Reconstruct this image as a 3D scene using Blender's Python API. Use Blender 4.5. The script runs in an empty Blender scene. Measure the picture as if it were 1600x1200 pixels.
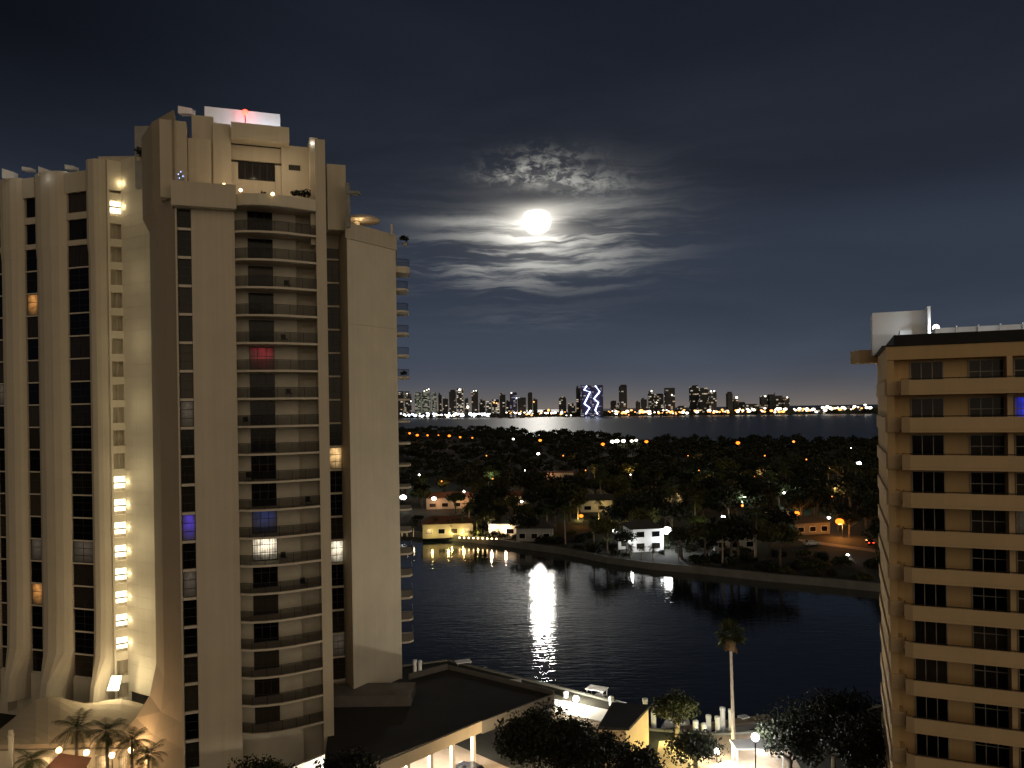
import bpy, bmesh, math, random
from mathutils import Vector, Matrix
import numpy as np
random.seed(7); rng=np.random.default_rng(7)
S=bpy.context.scene; COL=S.collection; R=math.radians
# ------------------------------------------------------------------ camera
H=42.0; F=1200.0; ROLL=R(0.9); PX0,PY0=800.0,638.0
cr,sr=math.cos(ROLL),math.sin(ROLL)
cd=bpy.data.cameras.new('camera'); cam=bpy.data.objects.new('camera',cd); COL.objects.link(cam)
cd.sensor_width=36; cd.lens=36*F/1600; cd.shift_y=(PY0-600)/1600; cd.clip_start=.5; cd.clip_end=40000
cam.matrix_world=Matrix(((cr,sr,0,0),(0,0,-1,0),(-sr,cr,0,H),(0,0,0,1)))
S.camera=cam
S.render.engine='CYCLES'
S.view_settings.view_transform='Standard'; S.view_settings.look='None'; S.view_settings.exposure=0; S.view_settings.gamma=1
S.cycles.max_bounces=5; S.cycles.diffuse_bounces=3; S.cycles.glossy_bounces=3; S.cycles.transparent_max_bounces=10
S.cycles.sample_clamp_indirect=3; S.cycles.caustics_reflective=False; S.cycles.caustics_refractive=False
def ray(px,py):
    a=(px-PX0)/F; b=(PY0-py)/F
    return a*cr+b*sr, -a*sr+b*cr
def P(px,py,d):
    x,z=ray(px,py); return Vector((x*d,d,H+z*d))
def G(px,py,z=0.0):
    x,zz=ray(px,py); d=(z-H)/zz; return Vector((x*d,d,z))
# ------------------------------------------------------------------ world (night sky, moon, clouds, city glow behind)
W=bpy.data.worlds.new('World'); S.world=W; W.use_nodes=True
nt=W.node_tree; nt.nodes.clear()
class E:
    nt=None
    def __init__(s,o): s.o=o
    @staticmethod
    def m(op,*a,clamp=False):
        n=E.nt.nodes.new('ShaderNodeMath'); n.operation=op; n.use_clamp=clamp
        for i,v in enumerate(a):
            if isinstance(v,E): E.nt.links.new(v.o,n.inputs[i])
            else: n.inputs[i].default_value=v
        return E(n.outputs[0])
    def __add__(s,b): return E.m('ADD',s,b)
    __radd__=__add__
    def __sub__(s,b): return E.m('SUBTRACT',s,b)
    def __rsub__(s,b): return E.m('SUBTRACT',b,s)
    def __mul__(s,b): return E.m('MULTIPLY',s,b)
    __rmul__=__mul__
    def __truediv__(s,b): return E.m('DIVIDE',s,b)
    def clamp(s): return E.m('ADD',s,0.0,clamp=True)
def sstep(x,a,b):
    n=E.nt.nodes.new('ShaderNodeMapRange'); n.interpolation_type='SMOOTHSTEP'
    E.nt.links.new(x.o,n.inputs[0]); n.inputs[1].default_value=a; n.inputs[2].default_value=b
    return E(n.outputs[0])
def vec(x,y,z):
    n=E.nt.nodes.new('ShaderNodeCombineXYZ')
    for i,v in enumerate((x,y,z)):
        if isinstance(v,E): E.nt.links.new(v.o,n.inputs[i])
        else: n.inputs[i].default_value=v
    return n.outputs[0]
def noise(v,scale,detail=4,rough=.55,dist=0):
    n=E.nt.nodes.new('ShaderNodeTexNoise'); n.inputs['Scale'].default_value=scale; n.inputs['Detail'].default_value=detail
    n.inputs['Roughness'].default_value=rough; n.inputs['Distortion'].default_value=dist
    E.nt.links.new(v,n.inputs['Vector']); return E(n.outputs['Fac'])
E.nt=nt
tc=nt.nodes.new('ShaderNodeTexCoord'); sp=nt.nodes.new('ShaderNodeSeparateXYZ'); nt.links.new(tc.outputs['Generated'],sp.inputs[0])
dx,dy,dz=[E(sp.outputs[i]) for i in range(3)]
az=E.m('ARCTAN2',dx,dy); el=E.m('ARCSINE',dz)
mx,mz=ray(838,345); MAZ=math.atan2(mx,1); MEL=math.asin(mz/math.sqrt(1+mx*mx+mz*mz))
U=(az-MAZ)*12; V=(el-MEL)*12
def gauss(cu,cv,su,sv,u=None,v=None):
    u=u or U; v=v or V
    a=(u-cu)/su; b=(v-cv)/sv
    return E.m('EXPONENT',(a*a+b*b)*-1.0)
def ramp(x,stops):
    n=nt.nodes.new('ShaderNodeValToRGB'); nt.links.new(x.o,n.inputs[0]); r=n.color_ramp; r.interpolation='EASE'
    while len(r.elements)<len(stops): r.elements.new(.5)
    for e,(p,c) in zip(r.elements,stops): e.position=p; e.color=(*c,1)
    return n.outputs[0]
base=ramp(el/0.6,[(0,(.066,.078,.098)),(.08,(.05,.066,.096)),(.28,(.033,.043,.066)),(.5,(.0185,.0235,.036)),(.75,(.0115,.0148,.0235)),(1,(.004,.0054,.012))])
# large soft cloud mottling
wv=vec(U*.3,V*1.1,3.0)
big=noise(wv,.5,4,.55,.6)
# cloud fields
warp=noise(vec(U*.9,V*1.6,7.0),1.0,3,.5)
Vw=V+(warp-.5)*.3
streak=noise(vec(U*.33,Vw*4.2,1.7),1.1,5,.58,.2)
streak2=noise(vec(U*1.1,Vw*9.0,9.2),1.15,5,.6,.3)
puff=noise(vec(U*3.4,V*6.0,4.4),1.25,6,.66,.35)
st=sstep(streak*.74+streak2*.26,.45,.6)
pf=sstep(puff,.42,.66)
env_low=gauss(-.4,-.55,1.2,.4)*.95+gauss(.55,-.4,1.1,.42)*.7
env_core=gauss(.05,-.16,.55,.26)
env_arc=gauss(-.05,.66,.58,.13)+gauss(.65,.5,.6,.16)*.6+gauss(.1,.83,.6,.18)*.45
env_right=gauss(.85,.2,1.0,.5)
env_halo=gauss(.15,-.15,2.2,1.0)
env_shelf=gauss(-.85,-.02+.0,.85,.065)+gauss(.5,.17,.6,.09)*.75+gauss(-.35,-.2,1.0,.06)*.6
dark=gauss(-.05,.36,.75,.13)+gauss(.75,-.04,.55,.08)*.8
wob=(puff-.5)*.5+(warp-.5)*.8
shelf=gauss(-.75,-.0,.85,.075,None,V+wob*.16)*.9+gauss(.5,.17,.55,.1,None,V+wob*.2)*.6+gauss(-.4,-.22,.9,.05,None,V+wob*.16)*.5+gauss(.0,-.78,1.3,.05,None,V+wob*.3)*.16+gauss(.3,-.62,1.0,.06,None,V+wob*.3)*.2
bright=st*(env_low*.36+env_core*.95)+pf*env_arc*.46+env_right*(.045+st*.05+pf*.02)+env_halo*(.016+.02*st)+shelf*(.16+.4*streak)
faint=gauss(0.0,-1.5,1.0,.14)*sstep(streak2,.4,.7)*.035
bright=(bright*.88+faint)*(1-dark*.75).clamp()
edge=(streak-.5)*.16+(warp-.5)*.14
md=E.m('SQRT',U*U*1.7+V*V*1.9)+edge
disc=1-sstep(md,.06,.31)
flat=1-sstep(V+(puff-.5)*.16,.11,.2)   # cloud bank hides the top of the disc
md2=E.m('SQRT',U*U*.55+V*V*1.5)
glow=E.m('EXPONENT',md2*-5.8)*2.5*(1-dark*.75).clamp()
def rgb(fac,c):
    n=nt.nodes.new('ShaderNodeMix'); n.data_type='RGBA'; n.blend_type='MULTIPLY'; n.inputs[0].default_value=1
    cmb=vec(fac,fac,fac); nt.links.new(cmb,n.inputs[6]); n.inputs[7].default_value=(*c,1); return n.outputs[2]
def addc(a,b):
    n=nt.nodes.new('ShaderNodeMix'); n.data_type='RGBA'; n.blend_type='ADD'; n.inputs[0].default_value=1
    nt.links.new(a,n.inputs[6]); nt.links.new(b,n.inputs[7]); return n.outputs[2]
def mulc(a,fac):
    n=nt.nodes.new('ShaderNodeMix'); n.data_type='RGBA'; n.blend_type='MULTIPLY'; n.inputs[0].default_value=1
    nt.links.new(a,n.inputs[6]); nt.links.new(vec(fac,fac,fac),n.inputs[7]); return n.outputs[2]
front=sstep(dy,-.1,.35)
side=1-.62*sstep(E.m('MULTIPLY',az,-1.0),.18,.6)*sstep(el,.2,.42)
c=mulc(base,(.55+.8*big)*side)
c=addc(c,rgb(bright*front,(1.0,.97,.86)))
c=addc(c,rgb(glow*front,(1,.93,.8)))
c=addc(c,rgb(disc*flat*8.0*front,(1,.97,.9)))
hz=E.m('EXPONENT',E.m('ABSOLUTE',el)*-42.0)*(.9+1.5*noise(vec(U*.5,0.0,2.0),1.0,2,.5))
c=addc(c,rgb(hz*front,(.062,.04,.02)))
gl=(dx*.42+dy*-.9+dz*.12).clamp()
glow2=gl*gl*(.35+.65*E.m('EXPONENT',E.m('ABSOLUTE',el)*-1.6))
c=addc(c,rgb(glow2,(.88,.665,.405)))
# moonlit overhead
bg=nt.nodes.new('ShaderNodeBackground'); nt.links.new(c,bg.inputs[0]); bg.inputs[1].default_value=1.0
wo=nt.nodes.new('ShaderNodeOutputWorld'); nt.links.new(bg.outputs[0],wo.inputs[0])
W.cycles.sampling_method='MANUAL'; W.cycles.sample_map_resolution=2048
ld=bpy.data.lights.new('moonlight','SUN'); ld.energy=.08; ld.angle=R(1.3); ld.color=(1,.95,.86)
lo=bpy.data.objects.new('moonlight',ld); COL.objects.link(lo)
lo.rotation_euler=Vector((-mx,-1,-mz)).to_track_quat('-Z','Y').to_euler()
# ------------------------------------------------------------------ materials
def mat(name): 
    m=bpy.data.materials.new(name); m.use_nodes=True; E.nt=m.node_tree; return m, m.node_tree, m.node_tree.nodes['Principled BSDF']
def solid(name,col,rough=.7,var=.12,scale=1.2,bump=0,metal=0,streak=0):
    m,n,b=mat(name); b.inputs['Roughness'].default_value=rough; b.inputs['Metallic'].default_value=metal
    t=n.nodes.new('ShaderNodeTexCoord'); o=t.outputs['Object']
    f=noise(o,scale,5,.6)
    if streak:
        mp=n.nodes.new('ShaderNodeMapping'); mp.inputs['Scale'].default_value=(2.2,2.2,.05); n.links.new(o,mp.inputs[0])
        f=f*(1-streak)+noise(mp.outputs[0],1.0,4,.6)*streak
    r=n.nodes.new('ShaderNodeValToRGB'); n.links.new(f.o,r.inputs[0])
    r.color_ramp.elements[0].position=.3; r.color_ramp.elements[1].position=.7
    r.color_ramp.elements[0].color=tuple(c*(1-var) for c in col)+(1,); r.color_ramp.elements[1].color=tuple(min(1,c*(1+var)) for c in col)+(1,)
    n.links.new(r.outputs[0],b.inputs['Base Color'])
    if bump:
        bp=n.nodes.new('ShaderNodeBump'); bp.inputs['Strength'].default_value=bump; bp.inputs['Distance'].default_value=.05
        n.links.new(noise(o,scale*9,3,.6).o,bp.inputs['Height']); n.links.new(bp.outputs[0],b.inputs['Normal'])
    return m
def emit(name,col,st):
    m,n,b=mat(name); b.inputs['Base Color'].default_value=(.05,.05,.05,1)
    b.inputs['Emission Color'].default_value=(*col,1); b.inputs['Emission Strength'].default_value=st; return m
def glassm(name,dark,lightc):
    m,n,b=mat(name); oi=n.nodes.new('ShaderNodeObjectInfo'); r=n.nodes.new('ShaderNodeValToRGB')
    t=n.nodes.new('ShaderNodeTexCoord'); mp=n.nodes.new('ShaderNodeMapping'); mp.inputs['Scale'].default_value=(5,5,.4); n.links.new(t.outputs['Object'],mp.inputs[0])
    f=E(oi.outputs['Random'])*.75+noise(mp.outputs[0],1.6,3,.6)*.4
    n.links.new(f.o,r.inputs[0]); r.color_ramp.elements[0].position=.5; r.color_ramp.elements[1].position=1.05
    r.color_ramp.elements[0].color=(*dark,1); r.color_ramp.elements[1].color=(*lightc,1)
    n.links.new(r.outputs[0],b.inputs['Base Color']); b.inputs['Roughness'].default_value=.12; b.inputs['Specular IOR Level'].default_value=.16
    return m
def lit_window(name,col,st,scale=1.5):
    m,n,b=mat(name); t=n.nodes.new('ShaderNodeTexCoord')
    f=sstep(noise(t.outputs['Object'],scale,3,.6),.3,.7)
    r=n.nodes.new('ShaderNodeValToRGB'); n.links.new(f.o,r.inputs[0])
    r.color_ramp.elements[0].color=tuple(c*.35 for c in col)+(1,); r.color_ramp.elements[1].color=(*col,1)
    b.inputs['Base Color'].default_value=(.1,.1,.1,1)
    sx=n.nodes.new('ShaderNodeSeparateXYZ'); n.links.new(t.outputs['Generated'],sx.inputs[0]); gx,gz=E(sx.outputs[0]),E(sx.outputs[2])
    lamp=E.m('EXPONENT',((gx-.55)*(gx-.55)*5.0+(gz-.72)*(gz-.72)*4.0)*-1.0); cur=.75+.25*E.m('SINE',gx*60.0)
    n.links.new(r.outputs[0],b.inputs['Emission Color']); n.links.new((lamp*cur*st*1.3).o,b.inputs['Emission Strength']); return m
def railglass():
    m,n,b=mat('smoked_rail_glass'); b.inputs['Base Color'].default_value=(.012,.013,.016,1); b.inputs['Roughness'].default_value=.1
    b.inputs['Specular IOR Level'].default_value=.12; tr=n.nodes.new('ShaderNodeBsdfTransparent'); mx_=n.nodes.new('ShaderNodeMixShader'); mx_.inputs[0].default_value=.4
    n.links.new(tr.outputs[0],mx_.inputs[1]); n.links.new(b.outputs[0],mx_.inputs[2]); n.links.new(mx_.outputs[0],n.nodes['Material Output'].inputs[0]); return m
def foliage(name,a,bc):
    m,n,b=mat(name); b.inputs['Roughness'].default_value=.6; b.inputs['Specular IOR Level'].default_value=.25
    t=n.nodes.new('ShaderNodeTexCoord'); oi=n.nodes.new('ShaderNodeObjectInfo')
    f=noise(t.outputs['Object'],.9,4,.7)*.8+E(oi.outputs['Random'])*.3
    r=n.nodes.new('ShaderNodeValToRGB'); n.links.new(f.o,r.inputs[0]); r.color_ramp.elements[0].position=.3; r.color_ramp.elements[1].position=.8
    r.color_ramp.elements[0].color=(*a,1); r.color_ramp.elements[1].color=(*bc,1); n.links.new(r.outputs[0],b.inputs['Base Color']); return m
M=dict(
 stucco=solid('cream_stucco',(.50,.45,.36),.85,.12,.25,.25,streak=.5),
 stucco_w=solid('pale_stucco',(.60,.555,.45),.85,.1,.3,.2,streak=.4),
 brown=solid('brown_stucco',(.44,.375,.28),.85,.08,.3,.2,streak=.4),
 pale_bay=solid('pale_balcony_wall',(.52,.49,.42),.85,.1,.5,.1),
 white=solid('white_paint',(.75,.75,.74),.6,.06,.6),
 grey=solid('grey_concrete',(.3,.3,.29),.9,.15,.5,.3),
 dkconc=solid('dim_concrete',(.13,.125,.115),.9,.2,.4,.3),
 dkgrey=solid('dark_roofing',(.017,.0175,.018),.9,.3,.25,.3),
 slab=solid('slab_edge',(.55,.5,.42),.8,.06,.6),
 yellow=solid('ochre_stucco',(.56,.395,.2),.85,.12,.25,.25,streak=.5),
 yellow_w=solid('sand_paint',(.60,.44,.26),.85,.1,.3,.2,streak=.3),
 dkmetal=solid('dark_metal',(.02,.02,.022),.5,.1,2,metal=.3),
 ltmetal=solid('light_mullion',(.3,.28,.24),.5,.1,2),
 glass=glassm('dark_glass',(.003,.003,.004),(.06,.05,.038)),
 rail=railglass(),
 ground=solid('night_ground',(.018,.018,.012),.95,.35,.15,.4),
 asphalt=solid('asphalt',(.05,.05,.05),.9,.2,.5,.3),
 paving=solid('warm_paving',(.35,.27,.2),.8,.15,.8,.2),
 grass=solid('dark_lawn',(.02,.03,.012),.95,.4,.3,.5),
 seawall=solid('seawall_concrete',(.13,.13,.12),.9,.2,.3,.3),
 trunk=solid('bark',(.1,.08,.06),.9,.3,2,.5),
 palmtrunk=solid('palm_bark',(.32,.26,.2),.9,.2,3,.4),
 wood=solid('dock_wood',(.2,.16,.12),.85,.2,1.5,.3),
 rooftile=solid('clay_roof',(.16,.07,.04),.85,.25,1.5,.3),
 roofdark=solid('dark_shingle',(.05,.048,.045),.85,.25,1.5,.3),
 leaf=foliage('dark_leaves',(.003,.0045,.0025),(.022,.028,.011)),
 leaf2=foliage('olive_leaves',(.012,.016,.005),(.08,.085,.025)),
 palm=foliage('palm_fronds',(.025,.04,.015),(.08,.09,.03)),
 dead=solid('dead_frond',(.25,.15,.07),.9,.2,3),
 boat=solid('boat_white',(.7,.7,.7),.3,.05,1),
 salmon=solid('salmon_canvas',(.6,.3,.2),.8,.08,1),
 car_dark=solid('car_paint_dark',(.03,.03,.035),.25,.05,1),car_white=solid('car_paint_white',(.6,.6,.6),.25,.05,1),car_red=solid('car_paint_red',(.25,.03,.02),.25,.05,1),
 tyre=solid('tyre_rubber',(.015,.015,.015),.9,.1,4),
 red=emit('beacon_red',(1,.035,.02),12), warmlamp=emit('warm_lamp',(1,.62,.28),14), whitelamp=emit('white_lamp',(1,.97,.9),16),
 orange=emit('sodium_lamp',(1,.2,.012),3.2), orange2=emit('amber_lamp',(1,.3,.04),2.6), stairlamp=emit('stair_lamp',(1,.84,.55),3.2),
 farwhite=emit('far_white_light',(1,.9,.72),5), farorange=emit('far_orange_light',(1,.42,.1),3), farblue=emit('far_blue_light',(.7,.8,1),5),
 taillamp=emit('tail_lamp',(1,.04,.02),8),
 w_warm=lit_window('lit_window_warm',(1,.62,.25),1.6), w_white=lit_window('lit_window_white',(1,.86,.62),2.2),
 w_orange=lit_window('lit_window_amber',(1,.42,.1),.8), w_blue=lit_window('lit_window_blue',(.03,.05,1),.9),w_violet=lit_window('lit_window_violet',(.12,.06,.9),.55),
 w_navy=lit_window('lit_window_navy',(.03,.06,.25),.4), w_red=lit_window('lit_window_red',(.6,.04,.06),.35), w_dim=lit_window('lit_window_dim',(.5,.4,.3),.14,4),
 fairyb=emit('fairy_light_blue',(.35,.5,1),8), neon=emit('facade_light_line',(.62,.72,1),6),
)
# ------------------------------------------------------------------ object helpers
def tag(o,label=None,cat=None,group=None,kind=None):
    for k,v in (('label',label),('category',cat),('group',group),('kind',kind)):
        if v: o[k]=v
    return o
def empty(name,loc=(0,0,0),label=None,cat=None,group=None,rz=0):
    o=bpy.data.objects.new(name,None); COL.objects.link(o); o.location=loc; o.rotation_euler.z=rz; o.empty_display_size=.5
    return tag(o,label,cat,group)
class MB:
    def __init__(s): s.v=[]; s.f=[]
    def add(s,vs,fs):
        b=len(s.v); s.v+= [tuple(v) for v in vs]; s.f+=[tuple(b+i for i in f) for f in fs]; return s
    def box(s,x0,x1,y0,y1,z0,z1):
        return s.add([(x0,y0,z0),(x1,y0,z0),(x1,y1,z0),(x0,y1,z0),(x0,y0,z1),(x1,y0,z1),(x1,y1,z1),(x0,y1,z1)],
          [(0,3,2,1),(4,5,6,7),(0,1,5,4),(1,2,6,5),(2,3,7,6),(3,0,4,7)])
    def prism(s,poly,z0,z1,top=None):
        n=len(poly); top=top or poly
        vs=[(p[0],p[1],z0) for p in poly]+[(p[0],p[1],z1) for p in top]
        fs=[tuple(range(n-1,-1,-1)),tuple(range(n,2*n))]+[(i,(i+1)%n,n+(i+1)%n,n+i) for i in range(n)]
        return s.add(vs,fs)
    def loft(s,rings,cap=True):
        n=len(rings[0]); b=[]
        vs=[p for r in rings for p in r]; fs=[]
        for k in range(len(rings)-1):
            for i in range(n):
                j=(i+1)%n; fs.append((k*n+i,k*n+j,(k+1)*n+j,(k+1)*n+i))
        if cap: fs.append(tuple(range(n-1,-1,-1))); fs.append(tuple((len(rings)-1)*n+i for i in range(n)))
        return s.add(vs,fs)
    def tube(s,pts,rad,n=8):
        pts=[Vector(p) for p in pts]; rings=[]
        if not hasattr(rad,'__len__'): rad=[rad]*len(pts)
        for i,p in enumerate(pts):
            d=(pts[min(i+1,len(pts)-1)]-pts[max(i-1,0)]).normalized()
            u=d.orthogonal().normalized() if abs(d.z)<.9 else Vector((1,0,0)); u=(u-d*u.dot(d)).normalized(); w=d.cross(u)
            rings.append([p+(u*math.cos(2*math.pi*k/n)+w*math.sin(2*math.pi*k/n))*rad[i] for k in range(n)])
        return s.loft(rings)
    def ball(s,c,r,n=8,m=6,sz=1):
        rings=[[ (c[0]+r*math.sin(math.pi*(k+.0001)/m)*math.cos(2*math.pi*i/n), c[1]+r*math.sin(math.pi*(k+.0001)/m)*math.sin(2*math.pi*i/n), c[2]-r*sz*math.cos(math.pi*k/m)) for i in range(n)] for k in range(m+1)]
        rings[0]=[(c[0]+.001*math.cos(2*math.pi*i/n)*r,c[1]+.001*math.sin(2*math.pi*i/n)*r,c[2]-r*sz) for i in range(n)]
        rings[-1]=[(c[0]+.001*math.cos(2*math.pi*i/n)*r,c[1]+.001*math.sin(2*math.pi*i/n)*r,c[2]+r*sz) for i in range(n)]
        return s.loft(rings)
    def mesh(s,name,m,smooth=False):
        me=bpy.data.meshes.new(name); me.from_pydata(s.v,[],s.f)
        if m: me.materials.append(m)
        bm=bmesh.new(); bm.from_mesh(me); bmesh.ops.recalc_face_normals(bm,faces=bm.faces); bm.to_mesh(me); bm.free()
        if smooth: me.shade_smooth()
        return me
    def build(s,name,m,parent=None,loc=None,smooth=False,label=None):
        if parent is not None:          # geometry given in world coords unless loc supplied
            inv=parent.matrix_basis.inverted() if loc is None else None
            if parent.parent is not None and loc is None: inv=(parent.parent.matrix_basis@parent.matrix_basis).inverted()
            if inv is not None: s.v=[tuple(inv@Vector(v)) for v in s.v]
        o=bpy.data.objects.new(name,s.mesh(name,m,smooth)); COL.objects.link(o)
        if parent is not None: o.parent=parent
        if loc is not None: o.location=loc
        if label: o['label']=label
        return o
def inst(name,me,parent=None,loc=(0,0,0),rz=0,sc=1):
    o=bpy.data.objects.new(name,me); COL.objects.link(o); o.location=loc; o.rotation_euler.z=rz
    o.scale=(sc,sc,sc) if not hasattr(sc,'__len__') else sc
    if parent is not None: o.parent=parent
    return o
def copy_tree(o,parent=None):
    c=o.copy(); COL.objects.link(c); c.parent=parent
    for ch in list(KIDS.get(o.name,o.children)): copy_tree(ch,c)
    return c
KIDS={}
def plight(loc,power,col=(1,.8,.5),rad=.15,parent=None,name='lamp_light',spot=None,target=None,blend=.6):
    l=bpy.data.lights.new(name,'SPOT' if spot else 'POINT'); l.energy=power; l.color=col; l.shadow_soft_size=rad
    o=bpy.data.objects.new(name,l); COL.objects.link(o)
    if spot:
        l.spot_size=R(spot); l.spot_blend=blend
        o.rotation_euler=(Vector(target)-Vector(loc)).to_track_quat('-Z','Y').to_euler()
    if parent is not None:
        o.parent=parent; o.location=parent.matrix_basis.inverted()@Vector(loc)
    else: o.location=loc
    return o
class Frame:
    def __init__(s,p0,p1):
        s.o=Vector((p0[0],p0[1],0)); t=Vector((p1[0]-p0[0],p1[1]-p0[1],0)); s.L=t.length; s.t=t.normalized(); s.n=Vector((s.t.y,-s.t.x,0))
    def pt(s,a,n,z): v=s.o+s.t*a+s.n*n; return (v.x,v.y,z)
    def hit(s,px,py=640,n=0):
        x,z=ray(px,py); o=s.o+s.n*n; d=Vector((x,1,0))
        # o + t*a = d*k
        den=d.x*s.t.y-d.y*s.t.x; k=(o.x*s.t.y-o.y*s.t.x)/den
        a=(d*k-o).dot(s.t); return a,H+z*k
    def s_(s,px,py=640,n=0): return s.hit(px,py,n)[0]
    def box(s,mb,a0,a1,n0,n1,z0,z1):
        q=[s.pt(a0,n1,z0),s.pt(a1,n1,z0),s.pt(a1,n0,z0),s.pt(a0,n0,z0)]
        mb.prism([(p[0],p[1]) for p in q],z0,z1); return mb
    def poly(s,pts): return [s.pt(a,n,0)[:2] for a,n in pts]
    @property
    def ang(s): return math.atan2(s.t.y,s.t.x)
def xy(px,d): x,_=ray(px,640); return (x*d,d)
SEA=0.0; GZ=2.0
# ------------------------------------------------------------------ water
def water(name,poly,z,bumps,rough):
    m,n,b=mat(name+'_surface'); b.inputs['Base Color'].default_value=(.004,.007,.012,1); b.inputs['Roughness'].default_value=rough; b.inputs['IOR'].default_value=1.33 if rough>.2 else 1.8
    t=n.nodes.new('ShaderNodeTexCoord'); h=None
    for sc,amp,stretch in bumps:
        mp=n.nodes.new('ShaderNodeMapping'); mp.inputs['Scale'].default_value=(sc*stretch,sc,sc); mp.inputs['Rotation'].default_value=(0,0,R(12)); n.links.new(t.outputs['Object'],mp.inputs[0])
        q=noise(mp.outputs[0],1.0,3,.55,.4)*amp; h=q if h is None else h+q
    bp=n.nodes.new('ShaderNodeBump'); bp.inputs['Strength'].default_value=1; bp.inputs['Distance'].default_value=1
    n.links.new(h.o,bp.inputs['Height']); n.links.new(bp.outputs[0],b.inputs['Normal'])
    me=bpy.data.meshes.new(name); me.from_pydata([(x,y,z) for x,y in poly],[],[tuple(range(len(poly)))]); me.materials.append(m)
    o=bpy.data.objects.new(name,me); COL.objects.link(o); tag(o,kind='structure'); return o
water('inlet_water',[(-420,60),(420,60),(420,320),(-420,320)],SEA+.004,[(1.0,.032,.22),(2.8,.007,.3),(.1,.05,.5)],.022)
water('bay_water',[(-16000,-1500),(16000,-1500),(16000,18000),(-16000,18000)],SEA-.02,[(.35,.06,.6),(1.1,.02,.8)],.34)
# ------------------------------------------------------------------ land
shore_px=[(300,812),(560,832),(640,838),(720,846),(800,855),(880,866),(950,880),(1020,890),(1090,896),(1200,908),(1290,916),(1380,925),(1700,950)]
shore=[G(x,y,0) for x,y in shore_px]
far_px=[(560,1650),(640,1500),(760,1400),(815,1250),(832,1000),(850,1180),(900,1130),(960,900),(1000,850),(1100,800),(1250,780),(1400,760),(1800,760)]
def far_limit(px):
    for (a,b),(c_,d) in zip(far_px,far_px[1:]):
        if a<=px<=c_: return b+(d-b)*(px-a)/(c_-a)
    return far_px[0][1] if px<560 else 760
isl=[(p.x,p.y) for p in shore]+[xy(px,d+25) for px,d in reversed(far_px)]+[(-700,1700),(-420,500)]
mb=MB(); mb.prism(isl,-1,1.5); o=mb.build('island_ground',M['ground']); tag(o,kind='structure')
mb=MB()
for i in range(len(shore)-1):
    a,b=shore[i],shore[i+1]; t=(b-a).normalized(); n=Vector((t.y,-t.x,0)); 
    mb.prism([(a-n*.9)[:2],(b-n*.9)[:2],(b+n*.25)[:2],(a+n*.25)[:2]],-1,1.75)
o=mb.build('far_seawall',M['seawall']); tag(o,'low pale concrete seawall along the far bank of the dark inlet','seawall')
near_px=[(300,1075),(560,1070),(700,1052),(800,1078),(870,1096),(965,1122),(1015,1166),(1110,1174),(1230,1168),(1300,1148),(1400,1120),(1700,1090)]
near=[G(x,y,0) for x,y in near_px]
mb=MB(); mb.prism([(-1500,-800),(1500,-800),(1500,near[-1].y)]+[(p.x,p.y) for p in reversed(near)]+[(-1500,near[0].y)],-1,GZ)
o=mb.build('ground',M['ground']); tag(o,kind='structure')
mb=MB()
for i in range(len(near)-1):
    a,b=near[i],near[i+1]; t=(b-a).normalized(); n=Vector((-t.y,t.x,0))
    mb.prism([(a-n*.25)[:2],(b-n*.25)[:2],(b+n*.2)[:2],(a+n*.2)[:2]],-1,GZ+.25)
o=mb.build('near_seawall',M['seawall']); tag(o,'concrete seawall along the near bank below the dark podium roof','seawall')
# street strip in front of towers (out of frame mostly)
mb=MB(); mb.box(-200,200,20,46,GZ+.002,GZ+.006); o=mb.build('road',M['asphalt']); tag(o,kind='structure')
# far mainland
def far_d(px): return 3700+(2850-3700)*(px-700)/(660.0)
mb=MB(); poly=[xy(px,far_d(px)) for px in (200,620,700,900,1100,1360,1500)]+[xy(1500,6500),xy(200,7500)]
mb.prism(poly,-1,2.5); o=mb.build('mainland_ground',M['ground']); tag(o,kind='structure')
# ------------------------------------------------------------------ LEFT TOWER
LV=lambda k:60.8-2.9*k
TOP=73.0
C=Frame(xy(278,78),xy(497,82.6)); A=Frame(xy(0,102),xy(176,96.5))
tower=empty('apartment_tower',(C.o.x,C.o.y,GZ),'tall cream high-rise of vertical piers with curved balconies and a floodlit white rooftop block','building')
s=C.s_
wall=MB()
GB=GZ-.5
# left pier: flank in browner stucco, its shade put partly into the colour
P1=xy(238,86); P2=xy(250,81.3); P3=xy(279,78.05); 
bk=C.pt(0,-14,0)[:2]; bkl=(P1[0]+2,P1[1]+8)
fl=MB()
# flared foot + jog at top: loft of rings
def ring(z,dxl): 
    a=(P1[0]+dxl,P1[1]); b=(P2[0]+dxl*.5,P2[1]); return [(*a,z),(*b,z),(P3[0],P3[1],z),(*bk,z),(*bkl,z)]
fl.loft([ring(GB,-5.5),ring(6,-4.2),ring(8,-2.4),ring(10.5,-.8),ring(14,0),ring(62.3,0),ring(63.8,-.75),ring(TOP-.1,-.75)])
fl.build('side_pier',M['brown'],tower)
wall=MB()
C.box(wall,.02,s(281),-6,.35,GB,LV(-1)+.2)
wall.build('edge_pier',M['stucco'],tower)
wall=MB()
C.box(wall,s(303),s(371),-6,0,GB,LV(-1)+.3)
C.box(wall,s(281),s(303),-6,-.6,GB,LV(-1)+.3)
C.box(wall,s(498),s(514),-10.5,.1,GB,71.3)
wall.build('facade_wall',M['stucco'],tower)
wall=MB(); C.box(wall,s(371),s(468),-8,-1.7,GB,LV(-1)+.3); C.box(wall,s(468),s(498),-8,-2.6,GB,LV(-1)+.3); wall.build('balcony_back_wall',M['pale_bay'],tower)
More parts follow.
